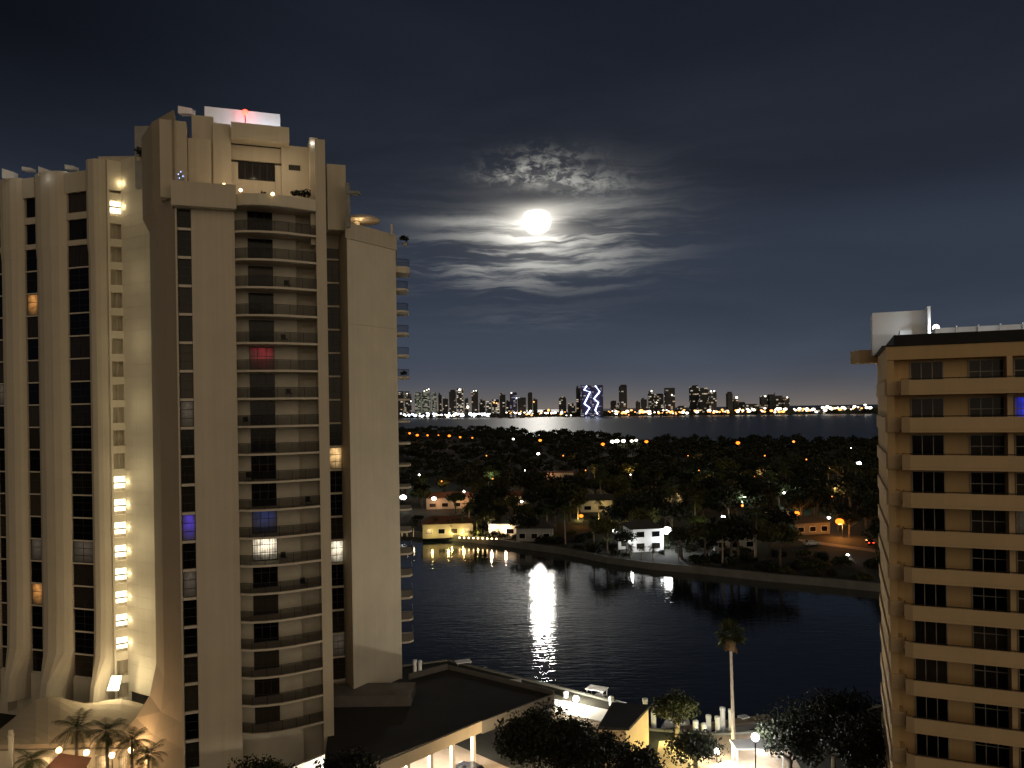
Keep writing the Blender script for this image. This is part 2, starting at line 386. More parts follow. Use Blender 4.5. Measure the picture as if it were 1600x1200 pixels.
# D section: recessed glazed column and broad blank wall
D1=Frame(xy(509,95),xy(534,95.6)); D2=Frame(xy(546,93),xy(622,100.5))
wall=MB()
D1.box(wall,-.5,D1.s_(511),-4,0.3,GB,LV(-1)+.9); D1.box(wall,D1.s_(511),D1.L,-4,-.4,GB,LV(-1)+.9)
wall.build('recess_wall',M['stucco'],tower)
q=[D1.pt(D1.L,.3,0)[:2],(D2.o.x-.05,D2.o.y+.12),xy(548,98.5),D1.pt(D1.L,-4,0)[:2]]
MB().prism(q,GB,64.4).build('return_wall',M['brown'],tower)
E0=D2.pt(0,0,0)[:2]; E1=D2.pt(D2.L,0,0)[:2]; D2b=[xy(622,112),xy(549,99)]
wall=MB(); wall.prism([E0,E1]+D2b,GB,62.9); wall.build('blank_wall',M['stucco_w'],tower)
wall=MB(); wall.prism([D2.pt(-.35,.14,0)[:2],D2.pt(D2.L+.1,.14,0)[:2],xy(622.5,112),xy(538,97.5)],62.91,64.9)
_m=MB(); D2.box(_m,-.02,D2.L+.1,-.2,.04,52.55,52.63); _m.build('wall_groove',M['stucco'],tower)
wall.build('terrace_parapet',M['stucco'],tower)
# window meshes
def winset(fr,a0,a1,z0,z1,n,parent,material,name='window',bars=1,vbars=0,label=None,fm='dkmetal',fw=.06):
    base=Vector(fr.pt((a0+a1)/2,n,z0)); w=(a1-a0); h=z1-z0
    mbf=MB(); 
    for (x0,x1,y0,y1) in [(-w/2,-w/2+fw,0,h),(w/2-fw,w/2,0,h),(-w/2+fw,w/2-fw,0,fw),(-w/2+fw,w/2-fw,h-fw,h)]: mbf.box(x0,x1,-.04,.04,y0,y1)
    for i in range(bars): 
        z=h*(i+1)/(bars+1) if bars>1 else h*.62
        mbf.box(-w/2+fw,w/2-fw,-.03,.03,z-.03,z+.03)
    for i in range(vbars): 
        x=-w/2+w*(i+1)/(vbars+1); mbf.box(x-.03,x+.03,-.035,.035,fw,h-fw)
    inv=parent.matrix_basis.inverted()
    o=bpy.data.objects.new(name,mbf.mesh(name,M[fm])); COL.objects.link(o); o.parent=parent; o.location=inv@base; o.rotation_euler.z=fr.ang-parent.rotation_euler.z
    g=MB(); g.box(-w/2+fw*.5,w/2-fw*.5,0,.02,fw*.5,h-fw*.5)
    pn=bpy.data.objects.new('pane',g.mesh('pane',material)); COL.objects.link(pn); pn.parent=o
    if label: o['label']=label
    return o
slabs=MB()
a0,a1=s(281.5),s(302.5)
specW2={7:('w_dim','dimly lit window'),11:('w_violet','window glowing violet'),13:('w_dim',None)}
for k in range(0,20):
    m_,lb=specW2.get(k,('glass',None))
    top=LV(k-1)-.14; 
    if k==0: top=LV(-1)-.9
    winset(C,a0,a1,LV(k)+.14,top,-.22,tower,M[m_],'tall_window',2,0,lb)
    _m=MB(); C.box(_m,a0,a1,-.6,.04,LV(k)-.13,LV(k)+.13); _m.build('floor_edge',M['slab'],tower)
a0,a1=D1.s_(512),D1.s_(533)
specD={9:('w_warm','window lit warm amber'),13:('w_white','bright white lit window'),17:('w_dim','window with dim lights')}
for k in range(0,19):
    m_,lb=specD.get(k,('glass',None))
    winset(D1,a0,a1,LV(k)+.12,LV(k-1)-.12-(1.4 if k==0 else 0),-.1,tower,M[m_],'tall_window',2,1,lb)
    _m=MB(); D1.box(_m,a0,a1,-.4,.1,LV(k)-.11,LV(k)+.11); _m.build('floor_edge',M['slab'],tower)
# balconies
sa,sb=s(371)+.02,s(498)-.02; Wd=sb-sa
edge_curve=[(0,.12),(.12,.7),(.3,1.0),(.48,1.05),(.65,.85),(.82,.5),(1,.14)]
door_m={0:'glass',5:'w_red',11:'w_navy',12:'w_white'}
door_l={5:'door with a red lit curtain',11:'door glowing deep blue',12:'brightly lit white door'}
for k in range(0,19):
    z=LV(k); pts=[(sa+Wd*u,n) for u,n in edge_curve]
    poly=C.poly(pts+[(sb,-2.6),(s(468),-2.6),(s(468),-1.7),(sa,-1.7)])
    b=MB().prism(poly,z-.1,z+.1).build('balcony',M['slab'],tower)
    r=MB()
    for (u0,n0),(u1,n1) in zip(pts,pts[1:]):
        p0=Vector(C.pt(u0,n0-.06,z+.16)); p1=Vector(C.pt(u1,n1-.06,z+.16)); nn=C.n*.02
        r.add([p0,p1,p1+Vector((0,0,.95)),p0+Vector((0,0,.95)),p0-nn,p1-nn,p1-nn+Vector((0,0,.95)),p0-nn+Vector((0,0,.95))],[(0,1,2,3),(4,7,6,5),(0,4,5,1),(1,5,6,2),(2,6,7,3),(3,7,4,0)])
    r.build('glass_panel',M['rail'],b)
    rr=MB(); rr.tube([C.pt(u,n-.07,z+1.17) for u,n in pts],.035,6)
    for u,n in pts: rr.tube([C.pt(u,n-.1,z+.1),C.pt(u,n-.1,z+1.16)],.025,6)
    rr.build('railing',M['dkmetal'],b)
    if k<19:
        d0,d1=s(391,640,-1.7),s(430,640,-1.7)
        h=LV(k-1)-.24
        winset(C,d0,d1,z+.14,h,-1.66,tower,M[door_m.get(k,'glass')],'balcony_door',1 if k!=12 else 2,2,door_l.get(k))
# louvre/vent dark patches on side recess (upper floors)
for k in range(0,7):
    z=LV(k); x0,x1=s(474,640,-2.6),s(492,640,-2.6)
    v=MB(); C.box(v,x0,x1,-2.58,-2.5,z+2.1,z+2.42); v.build('vent_panel',M['brown'],tower)
# side balconies to the right of blank wall
D3=Frame(D2.pt(D2.L-.4,-1.2,0)[:2],(D2.pt(D2.L-.4,-1.2,0)[0]+2.2,D2.pt(D2.L-.4,-1.2,0)[1]+.35))
for k in range(0,18):
    z=LV(k); L=D3.s_(641)-0 if k>0 else D3.s_(644)
    pl=D3.poly([(0,.0),(L*.5,.35),(L*.85,.2),(L,-.5),(L,-4),(0,-4)])
    th=.16 if k>0 else .7
    b=MB().prism(pl,z-th+.02,z+.1).build('side_balcony',M['slab'],tower)
    r=MB(); 
    pts=[(.0,.0),(L*.5,.3),(L*.83,.15),(L-.05,-.5),(L-.05,-3.9)]
    for (u0,n0),(u1,n1) in zip(pts,pts[1:]):
        p0=Vector(D3.pt(u0,n0-.06,z+.12)); p1=Vector(D3.pt(u1,n1-.06,z+.12)); r.add([p0,p1,p1+Vector((0,0,.9)),p0+Vector((0,0,.9))],[(0,1,2,3)])
    r.build('glass_panel',M['rail'],b)
    rr=MB(); rr.tube([D3.pt(u,n-.06,z+1.05) for u,n in pts],.03,6); rr.build('railing',M['dkmetal'],b)
g=MB(); D3.box(g,-.2,.9,-6,-2.6,GB,60); g.build('inner_wall',M['glass'],tower)
# crown of the tower -------------------------------------------------
cr_=MB()
def cbox(mb_,px0,px1,py,n0,n1,z0,z1=None,ztop_py=None):
    a=C.hit(px0,py,n1)[0]; b=C.hit(px1,py,n1)[0]
    zt=z1 if z1 is not None else C.hit((px0+px1)/2,ztop_py,n1)[1]
    C.box(mb_,a,b,n0,n1,z0,zt); return a,b,zt
z_t=LV(-1)+.32
cbox(cr_,250,292,260,-9,-.5,z_t,ztop_py=188)
cbox(cr_,300,334,230,-9,-2.2,z_t,ztop_py=181)
cbox(cr_,294,330,260,-5,-1.6,z_t,ztop_py=217)
cbox(cr_,333,361,240,-9,-1.9,z_t,ztop_py=193)
# penthouse apartment front
cbox(cr_,361,452,240,-9,-3.1,z_t+5.3,z1=72.2)
cbox(cr_,430,440,270,-8,-2.9,z_t,z1=69)
cbox(cr_,361,372,270,-8,-2.95,z_t,z1=69)
cbox(cr_,440,483,270,-8,-2.6,z_t,z1=71.2)
cbox(cr_,372,430,285,-8,-2.95,z_t,ztop_py=282)
cbox(cr_,512,541,330,-13,-9.5,63.9,ztop_py=257)
cbox(cr_,484,497,240,-6,-.4,60,ztop_py=215)
cr_.build('penthouse_wall',M['stucco'],tower)
ov=MB(); cbox(ov,361,452,215,-6,-1.2,71.0,z1=72.7); ov.build('roof_overhang',M['stucco'],tower)
a=C.hit(371,260,-3.3)[0]; b=C.hit(429,260,-3.3)[0]
winset(C,a,b,C.hit(400,281,-3.3)[1],C.hit(400,240,-3.3)[1],-3.4,tower,M['glass'],'penthouse_window',0,4)
bkp=MB(); C.box(bkp,a,b,-8,-3.6,66,70); bkp.build('penthouse_back_wall',M['brown'],tower)
a=C.hit(451,260,-2.5)[0]; b=C.hit(469,260,-2.5)[0]
winset(C,a,b,C.hit(460,266,-2.5)[1],C.hit(460,258,-2.5)[1],-2.52,tower,M['glass'],'penthouse_window',0,1)
# terrace parapets
tp=MB(); cbox(tp,267,369,300,-1.0,1.1,LV(-1)-.75,z1=65.4); tp.build('terrace_parapet',M['stucco'],tower)
pts=[(sa+Wd*u,n*1.15+.2) for u,n in edge_curve]
tp=MB().prism(C.poly(pts+[(sb,-3),(sa,-3)]),LV(-1)-.25,LV(-1)+.28); tp.build('terrace_floor',M['slab'],tower)
tp=MB()
for (u0,n0),(u1,n1) in zip(pts,pts[1:]): tp.prism(C.poly([(u0,n0+.03),(u1,n1+.03),(u1,n1-.2),(u0,n0-.2)]),LV(-1)-.2,LV(-1)+.95)
tp.build('curved_parapet',M['stucco_w'],tower)
# white floodlit block on the roof
wb=MB(); cbox(wb,320,438,205,-16,-9.5,72.6,z1=77.1); wb.build('rooftop_block',M['white'],tower,label='floodlit white rooftop block')
wl=C.pt(C.hit(380,200,-5)[0],-6.2,73.2)
rf=MB(); cbox(rf,300,470,205,-16,-3,70.9,z1=71.0); rf.build('roof_deck',M['dkgrey'],tower)
fx=MB(); C.box(fx,C.s_(385)-2.5,C.s_(385)+2.5,-6.3,-6.0,71.2,71.5)
fl_=fx.build('flood_bar',M['dkmetal'],tower)
for i in range(3):
    plight(C.pt(C.s_(340+i*45,200,-6),-6.6,72.3),900,(.8,.88,1),.3,tower,'flood_light',spot=120,target=C.pt(C.s_(340+i*45,200,-9.5),-9.6,75.5))
be=MB(); bp_=P(383,176,C.hit(383,176,-9)[0]*0+88.5); be.tube([(bp_.x,bp_.y,74),(bp_.x,bp_.y,bp_.z-.2)],.05,6); mast=be.build('beacon_mast',M['dkmetal'],tower)
MB().ball(bp_,.36,10,8).build('beacon_lamp',M['red'],mast,smooth=True); plight((bp_.x+.1,bp_.y-.8,bp_.z+.2),1.5,(1,.05,.03),.2,tower,'beacon_light')
# small white lit fins on the roofs
def fin(px0,px1,py0,py1,d,nm='roof_fin'):
    q=[P(px0,py0,d),P(px1,py0+ (py1-py0)*.35,d+1.2),P(px1,py1,d+1.2),P(px0,py1,d)]
    q2=[v+Vector((.1,.9,0)) for v in q]
    MB().loft([q,q2]).build(nm,M['white'],tower)
    plight(tuple(P((px0+px1)/2,py1,d-1.2)+Vector((0,0,-.1))),7,(1,1,1),.15,tower,'fin_light')
for f_ in [(278,299,165,177,86),(3,20,263,278,99),(34,48,260,266,101),(60,76,260,275,98.5),(101,116,257,264,99)]: fin(*f_)
fin(483,493,215,222,84)
# LEFT WING
Aw=M['stucco']
def pier(a0,a1,prot,z0,z1,foot=1.6):
    mb_=MB(); w=a1-a0
    def rg(z,p,ex=0,nar=0):
        u0,u1=a0-ex+nar,a1+ex-nar; ww=u1-u0
        return [A.pt(*t,z) for t in [(u0,-1),(u0,p*.25),(u0+ww*.16,p*.75),(u0+ww*.36,p),(u0+ww*.64,p),(u0+ww*.84,p*.75),(u1,p*.25),(u1,-1)]]
    mb_.loft([rg(z0,prot+foot,0,w*.2),rg(z0+3,prot+foot*.8,0,w*.12),rg(z0+6.5,prot+.2,0,0),rg(z0+12,prot),rg(62.2,prot),rg(63.6,prot+.15,.12),rg(z1,prot+.15,.12)])
    return mb_
sA=A.s_
for (x0,x1,zt,f_) in [(-40,-2,73,1.2),(9,45,73,1.4),(64,111,73.2,1.8),(145,172,74,1.4)]:
    pier(sA(x0),sA(x1),.95,5.2,zt,f_).build('facade_pier',Aw,tower)
wg=MB()
A.box(wg,sA(-40),sA(176),-14,-1.02,GB,72.4)
wg.build('wing_body',Aw,tower)
sl=MB()
specA={(0,7):('w_orange','small window with amber glow'),}
specs={(0,15):('w_orange','amber lit window'),(0,2):('w_orange','window with amber glow'),(1,13):('w_dim',None),(0,13):('w_dim',None),(2,6):('w_dim',None)}
for ci,(x0,x1) in enumerate([(45,64),(111,145),(-2,9)]):
    a0,a1=sA(x0)+.14,sA(x1)-.14
    for k in range(0,19):
        mm,lb=specs.get((ci,k),('glass',None))
        winset(A,a0,a1,LV(k)+.08,LV(k-1)-.08,.05,tower,M[mm],'window',1 if ci!=1 else 2,1 if ci==1 else 0,lb)
        _m=MB(); A.box(_m,a0-.1,a1+.1,-1,.22,LV(k)-.08,LV(k)+.08); _m.build('spandrel',M['slab'],tower)
    for z0,z1 in ((64.3,66.9),(67.8,70.3)):
        winset(A,a0+.15,a1-.15,z0,z1,.05,tower,M['glass'],'window',0,0)
    for n1,z0,z1 in ((.35,63.62,64.28),(.35,66.92,67.78),(.5,70.32,72.9),(.35,3.0,LV(18)-.1)):
        _m=MB(); A.box(_m,a0-.1,a1+.1,-1,n1,z0,z1); _m.build('spandrel',M['stucco'],tower)
# stair core: bright openings + pale groove wall
Sf=Frame(xy(172.5,96.4),xy(195,97.3)); Gf=Frame(xy(195,97.3),xy(242,94.2))
sw=MB(); Sf.box(sw,0,.25,-3,.2,GB,74); Sf.box(sw,Sf.L-.05,Sf.L+.3,-3,-.02,GB,74)
stz=[LV(k) for k in range(-3,20)]
for z in stz: Sf.box(sw,.25,Sf.L-.05,-3,0,z-.5,z+.45)
Sf.box(sw,0,Sf.L,-3,.1,70.3,74)
sw.build('stair_wall',M['stucco_w'],tower)
bwall=MB(); Sf.box(bwall,.2,Sf.L,-3.2,-1.6,GB,72); bwall.build('stair_back_wall',M['stucco_w'],tower)
lit=[-3,-2]+list(range(10,18))
for k in lit:
    z=LV(k)
    l_=MB(); Sf.box(l_,.27,Sf.L-.08,-.5,-.4,z+.9,z+2.35); l_.build('stair_light',M['stairlamp'],tower)
    hs=MB(); 
    Sf.box(hs,.25,Sf.L-.05,-.12,-.02,z+1.5,z+1.66); hs.build('stair_handrail',M['dkmetal'],tower)
    pp=Sf.pt(Sf.L*.9,.5,z+1.7); plight(pp,30,(1,.8,.45),.15,tower,'stair_glow')
for k_ in range(8): plight(Gf.pt(Gf.L*.55,3.2,10+k_*8.2),[300,230,200,180,120,90,60,45][k_],(1,.83,.5),.5,tower,'wall_fill_light')  # added fill lights without fixtures, standing in for spill from the stair openings
gw=MB(); Gf.box(gw,0,Gf.L,-1.0,0,7,74.3); gw.build('curved_return_wall',M['stucco_w'],tower)
gr=MB()
for i in range(46): Gf.box(gr,.05,Gf.L-.05,0,.02,9+i*1.45,9.04+i*1.45)
gr.build('wall_grooves',M['slab'],tower)
# base glow lamp in stair foot
l_=MB(); 
q=P(178,1068,94.5); l_.prism([(q.x-.9,q.y),(q.x+.5,q.y),(q.x+.5,q.y+.2),(q.x-.9,q.y+.2)],q.z-.9,q.z+.9,[(q.x-.3,q.y),(q.x+.9,q.y),(q.x+.9,q.y+.2),(q.x-.3,q.y+.2)]); l_.build('entrance_light',M['stairlamp'],tower); plight((q.x,q.y-1.2,q.z+.2),420,(1,.8,.45),.3,tower,'entrance_glow')
# roof bits behind the wing
rb=MB(); a=P(165,248,100); b=P(230,248,97); rb.box(a.x,b.x,98.2,106,72,a.z-.3); rb.build('lift_house',M['stucco'],tower)
rb=MB(); a=P(210,197,95); b=P(232,197,95); rb.box(a.x,b.x,95,98,70,a.z); rb.build('lift_tower',M['grey'],tower)
# slanted canopies at the foot of the wing (swooping concrete shells)
def shell(rows,th=.35,name='entrance_canopy',m='brown',par=None):
    mb_=MB(); n=len(rows[0])
    top=[p for r in rows for p in r]; k=len(top)
    bot=[(p[0],p[1],p[2]-th) for p in top]; fs=[]
    for j in range(len(rows)-1):
        for i in range(n-1):
            q=(j*n+i,j*n+i+1,(j+1)*n+i+1,(j+1)*n+i); fs.append(q); fs.append(tuple(k+t for t in reversed(q)))
    per=[i for i in range(n)]+[j*n+n-1 for j in range(1,len(rows))]+[(len(rows)-1)*n+i for i in range(n-2,-1,-1)]+[j*n for j in range(len(rows)-2,0,-1)]
    for i in range(len(per)):
        a,b=per[i],per[(i+1)%len(per)]; fs.append((a,k+a,k+b,b))
    mb_.add(top+bot,fs); return mb_.build(name,M[m],par,smooth=False)
rows=[]
for j in range(7):
    t=j/6.0; row=[]
    for i in range(15):
        px=-20+i*19; 
        yb=1106-18*math.exp(-((px-80)/45)**2)-14*math.exp(-((px-185)/40)**2)+34*max(0,(60-px)/60)**1.3
        yf=1164-6*i/15
        e=t**1.3; d=92.5-8.5*t
        row.append(P(px,yb+(yf-yb)*e+ (6*math.sin(px/28.0)*math.sin(t*3.1)),d))
    rows.append(row)
shell(rows,.5,'entrance_canopy','brown',tower)
fr_=MB(); a=P(-20,1162,84.2); b=P(232,1158,83.6); fr_.box(a.x,b.x,83.9,84.5,GZ,a.z-.7); fr_.build('lobby_wall',M['stucco_w'],tower)
for i_,(u0,u1) in enumerate(((62,84),(88,112),(122,140),(150,176),(186,214))):
    a_=P(u0,1185,83.9); b__=P(u1,1185,83.9); m_=MB(); m_.box(a_.x,b__.x,83.78,83.88,GZ+.6,GZ+2.7); m_.build('lobby_window',M['w_warm'],tower)
# terrace top bits at right
dd=D2.pt(D2.L*.35,-3.5,0)
cn=MB(); cc=Vector((dd[0],dd[1],0)); p_=P(566,343,cc.y); rad=(590-541)/2/F*cc.y*1.15
rings=[]
for r_,z_ in ((rad*1.0,0),(rad*1.02,.12),(rad*.75,.45),(rad*.3,.62),(.02,.66)): rings.append([(p_.x+r_*math.cos(2*math.pi*i/24),cc.y+r_*math.sin(2*math.pi*i/24),66.05+z_) for i in range(24)])
cn.loft(rings); cn.build('round_terrace_roof',M['slab'],tower,smooth=False)
cn=MB(); cn.tube([(p_.x-.9,cc.y+.5,64.5),(p_.x-.9,cc.y+.5,66.1)],.5,12); cn.build('terrace_bar_wall',M['stucco_w'],tower); plight((p_.x-.1,cc.y-.9,65.5),45,(1,.68,.35),.1,tower,'terrace_glow')
cn=MB(); q=P(612,350,99); cn.box(q.x-.12,q.x+.12,q.y-.1,q.y+.1,64.5,q.z); cn.build('chimney_post',M['stucco'],tower)
cn=MB(); q=P(553,302,92); cn.box(q.x-.7,q.x+.7,q.y-.5,q.y+.5,q.z-.15,q.z+.15); q2=P(543,310,92); cn.box(q2.x-.2,q2.x+.25,q.y-.3,q.y+.4,64,q.z+1.2); cn.build('vent_stack',M['grey'],tower)
for u_ in (.25,.7): plight(C.pt(sa+Wd*u_,.3,LV(-1)+4.6),75,(1,.78,.5),.3,tower,'terrace_ceiling_glow')
# terrace wall lamps
for px,py in ((350,289),(376,297),(426,303)):
    q=P(px,py,C.hit(px,py,.9)[0]*0+ (79 if px<370 else 79.8)); MB().ball(q,.17,8,6).build('terrace_lamp',M['warmlamp'],tower); plight((q.x,q.y+.45,q.z+.35),18,(1,.7,.4),.1,tower,'terrace_lamp_glow')
# ------------------------------------------------------------------ podium / car deck
PR=7.0
pod=empty('parking_podium',(-2,88,GZ),'low dark flat-roofed podium at the foot of the cream tower with lit carport below','building')
pp=[G(x,y,PR) for x,y in [(500,1235),(590,1189),(750,1129),(864,1086),(700,1046),(640,1062),(500,1090)]]
poly=[(p.x,p.y) for p in pp]; poly[-1]=(poly[-1][0],103)
MB().prism(poly,PR-.5,PR).build('roof',M['dkgrey'],pod)
# fascia bands
def band(mb_,a,b,w,z0,z1,off=.0):
    a=Vector(a[:2]).to_3d(); b=Vector(b[:2]).to_3d(); t=(b-a).normalized(); n=Vector((t.y,-t.x,0))
    mb_.prism([(a+n*off)[:2],(b+n*off)[:2],(b+n*(off+w))[:2],(a+n*(off+w))[:2]],z0,z1)
fb=MB(); band(fb,pp[0],pp[2],.3,PR-1.0,PR+.25,.01); fb.build('fascia',M['brown'],pod)
fb=MB(); band(fb,pp[2],pp[3],.25,PR-1.2,PR+.2,.01); fb.build('end_fascia',M['dkconc'],pod)
fb=MB(); band(fb,pp[4],pp[3],.25,PR-.6,PR+.5,-.3); band(fb,pp[5],pp[4],.25,PR-.6,PR+.7,-.3); fb.build('rear_parapet',M['dkconc'],pod)
A0,A1=pp[0],pp[2]; T=(Vector((A1.x-A0.x,A1.y-A0.y,0))).normalized(); N=Vector((T.y,-T.x,0)); Lf=(A1-A0).length
PF=Frame((A0.x,A0.y),(A1.x,A1.y))
bw=MB(); PF.box(bw,0,Lf,-7.3,-7,GZ,PR-.5); bw.build('rear_wall',M['white'],pod)
for i in range(7):
    co=MB(); PF.box(co,1+i*(Lf-2)/6,1.4+i*(Lf-2)/6,-.5,-.1,GZ,PR-.5); co.build('column',M['stucco_w'],pod)
for i in range(6):
    u=3+i*(Lf-5)/5.5; 
    l_=MB(); PF.box(l_,u,u+2.6,-6.95,-6.8,PR-2.4,PR-1.6); l_.build('ceiling_light',M['whitelamp'],pod)
    plight(PF.pt(u+.9,-1.2,PR-1.1),1500 if i>2 else 900,(1,.93,.8) if i%2 else (1,.8,.55),.3,pod,'carport_light')
for u_,n_,p_w in ((.98,3.5,500),(.8,4.2,300),(1.1,6,600)): plight(PF.pt(Lf*u_,n_,5.2),p_w,(1,.72,.4),.3,pod,'driveway_light')
dk=MB(); PF.box(dk,-2,Lf+2,-6.9,16,GZ+.004,GZ+.008); o=dk.build('driveway',M['paving']); tag(o,kind='structure')
lw=MB(); q0,q1=G(508,1104,PR),G(642,1104,PR); lw.box(q0.x,q1.x,q0.y-.3,q0.y+4,PR+.004,PR+1.3); lw.build('roof_upstand',M['dkconc'],pod)
# ------------------------------------------------------------------ RIGHT BUILDING
Rf=Frame(xy(1386,60.9),xy(1600,57.3)); s=Rf.s_
RL=lambda k:43.7-2.9*k
rt=empty('apartment_block',(Rf.o.x,Rf.o.y,GZ),'ochre apartment block with long banded balconies at the right edge','building')
aE=s(1800)
b=MB(); Rf.box(b,0,aE,-15.5,-1.35,GB,46.35); b.build('facade_wall',M['yellow'],rt)
b=MB(); Rf.box(b,.0,aE,-1.3,.0,45.35,46.4); b.build('roof_edge_beam',M['yellow'],rt)
b=MB()
for k in range(0,16): 
    z=RL(k); b.prism(Rf.poly([(-.14,-.1),(0.02,.08),(.9,.08),(.9,-1.34),(-.02,-1.34),(-.02,-15.3),(-.14,-15.3)]),z-1.15,z+(.0))
b.build('side_bands',M['yellow_w'],rt)
b=MB(); Rf.box(b,-.0,.55,-1.34,-.1,GB,45.34)
b.build('corner_pier',M['yellow'],rt)
b=MB()
for (x0,x1) in ((1574,1583),(1735,1744)): Rf.box(b,s(x0),s(x1),-1.34,.05,GB,45.34)
b.build('divider_piers',M['yellow_w'],rt)
wn=[(1423,1475,0),(1514,1570,1),(1585,1640,1),(1665,1715,0)]
wl_={(2,1):('w_blue','window glowing bright blue'),(2,4):('w_dim','dimly lit window')}
for k in range(0,16):
    z=RL(k)
    pl=Rf.poly([(.95,.0),(.95,.95),(1.5,1.15),(aE,1.15),(aE,1.0),(1.6,1.0),(1.1,.85),(1.1,.0)])
    bal=MB().prism(Rf.poly([(.95,-1.34),(.95,.95),(1.5,1.15),(aE,1.15),(aE,-1.34)]),z-1.15,z-.95).build('balcony',M['yellow_w'],rt)
    MB().prism(pl,z-.94,z).build('parapet',M['yellow_w'],bal)
    r=MB(); r.tube([Rf.pt(a_,n_,z+.1) for a_,n_ in [(1.02,.1),(1.02,.9),(1.55,1.08),(aE-.1,1.08)]],.035,6)
    for i in range(18): r.tube([Rf.pt(1.6+i*1.1,1.08,z),Rf.pt(1.6+i*1.1,1.08,z+.1)],.02,5)
    r.build('railing',M['dkmetal'],bal)
    for wi,(x0,x1,t_) in enumerate(wn):
        mm,lb=wl_.get((wi,k),('glass',None))
        nn=-1.3
        winset(Rf,s(x0,640,nn),s(x1,640,nn),z-.9,z+1.5,nn,rt,M[mm],'window',t_,2,lb,'ltmetal',.07)
rp=MB(); Rf.box(rp,-.3,aE,-15.8,.1,46.42,46.5); rp.build('roof',M['dkgrey'],rt)
rp=MB(); Rf.box(rp,.6,aE,-15.2,-.6,46.52,47.35); rp.build('roof_upstand',M['dkgrey'],rt)
pb=MB(); a=Rf.hit(1363,500,-11)[0]; b_=Rf.hit(1450,500,-11)[0]; Rf.box(pb,a,b_,-15,-11,46.52,Rf.hit(1400,487,-11)[1]); pb.build('rooftop_block',M['white'],rt)
pb=MB(); a=Rf.hit(1448,500,-10.9)[0]; Rf.box(pb,a,a+.25,-15,-10.2,46.52,Rf.hit(1400,483,-11)[1]); pb.build('rooftop_fin',M['white'],rt)
pb=MB(); a=Rf.hit(1406,520,-9)[0]; b_=Rf.hit(1425,520,-9)[0]; Rf.box(pb,a,b_,-10.5,-9,47.36,Rf.hit(1415,516,-9)[1]); pb.build('rooftop_unit',M['white'],rt)
gp=MB(); a=Rf.hit(1458,515,-5)[0]; zt=Rf.hit(1500,511,-5)[1]; Rf.box(gp,a,aE,-5.05,-5,47.36,zt); gp.build('rooftop_screen',M['white'],rt)
for i in range(9):
    pw=MB(); x_=a+.1+i*1.55; Rf.box(pw,x_,x_+.1,-4.98,-4.8,47.36,zt+.12); pw.build('screen_post',M['white'],rt)
for i in range(5): plight(Rf.pt(a+1+i*3.0,-3.4,48.0),14,(.85,.92,1),.2,rt,'roof_light')
ql=Rf.pt(Rf.hit(1455,505,-10)[0]+.4,-10.3,48.6); MB().ball(ql,.28,8,6).build('rooftop_lamp',M['whitelamp'],rt); plight((ql[0]+.1,ql[1]-.7,ql[2]),200,(.9,.95,1),.2,rt,'rooftop_lamp_glow')
plight(Rf.pt(Rf.hit(1400,500,-9)[0],-7.5,47.9),55,(.85,.92,1),.2,rt,'rooftop_glow')
pb=MB(); a=P(1343,547,74); b_=P(1368,567,74); pb.box(a.x,b_.x+1,74,76,b_.z,a.z); pb.build('side_ledge',M['yellow_w'],rt)
# ------------------------------------------------------------------ skyline across the bay
def tower_mat(name,dens,col,st,cell=(9,8),basecol=(.012,.014,.018)):
    m,n,b=mat(name); t=n.nodes.new('ShaderNodeTexCoord'); oi=n.nodes.new('ShaderNodeObjectInfo'); g=n.nodes.new('ShaderNodeSeparateXYZ'); n.links.new(t.outputs['Object'],g.inputs[0])
    fx=E.m('FLOOR',(E(g.outputs[0])+E(g.outputs[1]))/cell[0]); fz=E.m('FLOOR',E(g.outputs[2])/cell[1])
    wn_=n.nodes.new('ShaderNodeTexWhiteNoise'); wn_.noise_dimensions='4D'; n.links.new(vec(fx,fz,1.0),wn_.inputs['Vector']); n.links.new(oi.outputs['Random'],wn_.inputs['W'])
    f=E(wn_.outputs['Value']); on=E.m('GREATER_THAN',f,1-dens); hz_=E.m('LESS_THAN',E.m('FRACT',E(g.outputs[2])/cell[1]),.6)
    b.inputs['Base Color'].default_value=(*basecol,1); b.inputs['Roughness'].default_value=.5
    r=n.nodes.new('ShaderNodeValToRGB'); n.links.new(wn_.outputs['Color'],r.inputs[0]); r.color_ramp.elements[0].position=.3; r.color_ramp.elements[1].position=.8
    r.color_ramp.elements[0].color=(*col,1); r.color_ramp.elements[1].color=(1,.9,.75,1)
    n.links.new(r.outputs[0],b.inputs['Emission Color']); n.links.new((on*hz_*st*(.3+(f-(1-dens))*(1/dens))+.0).o,b.inputs['Emission Strength']); return m
TM=[tower_mat('tower_windows_sparse',.1,(1,.6,.3),.55),tower_mat('tower_windows_mid',.18,(1,.75,.45),.5),tower_mat('tower_windows_dense',.4,(1,.8,.55),.7),
    tower_mat('tower_windows_greenish',.6,(.75,.85,.6),.3,(7,6),(.03,.035,.03)),tower_mat('tower_dark',.05,(1,.6,.3),.6),tower_mat('tower_purple',.25,(.5,.5,1),.3,(9,8),(.03,.03,.09))]
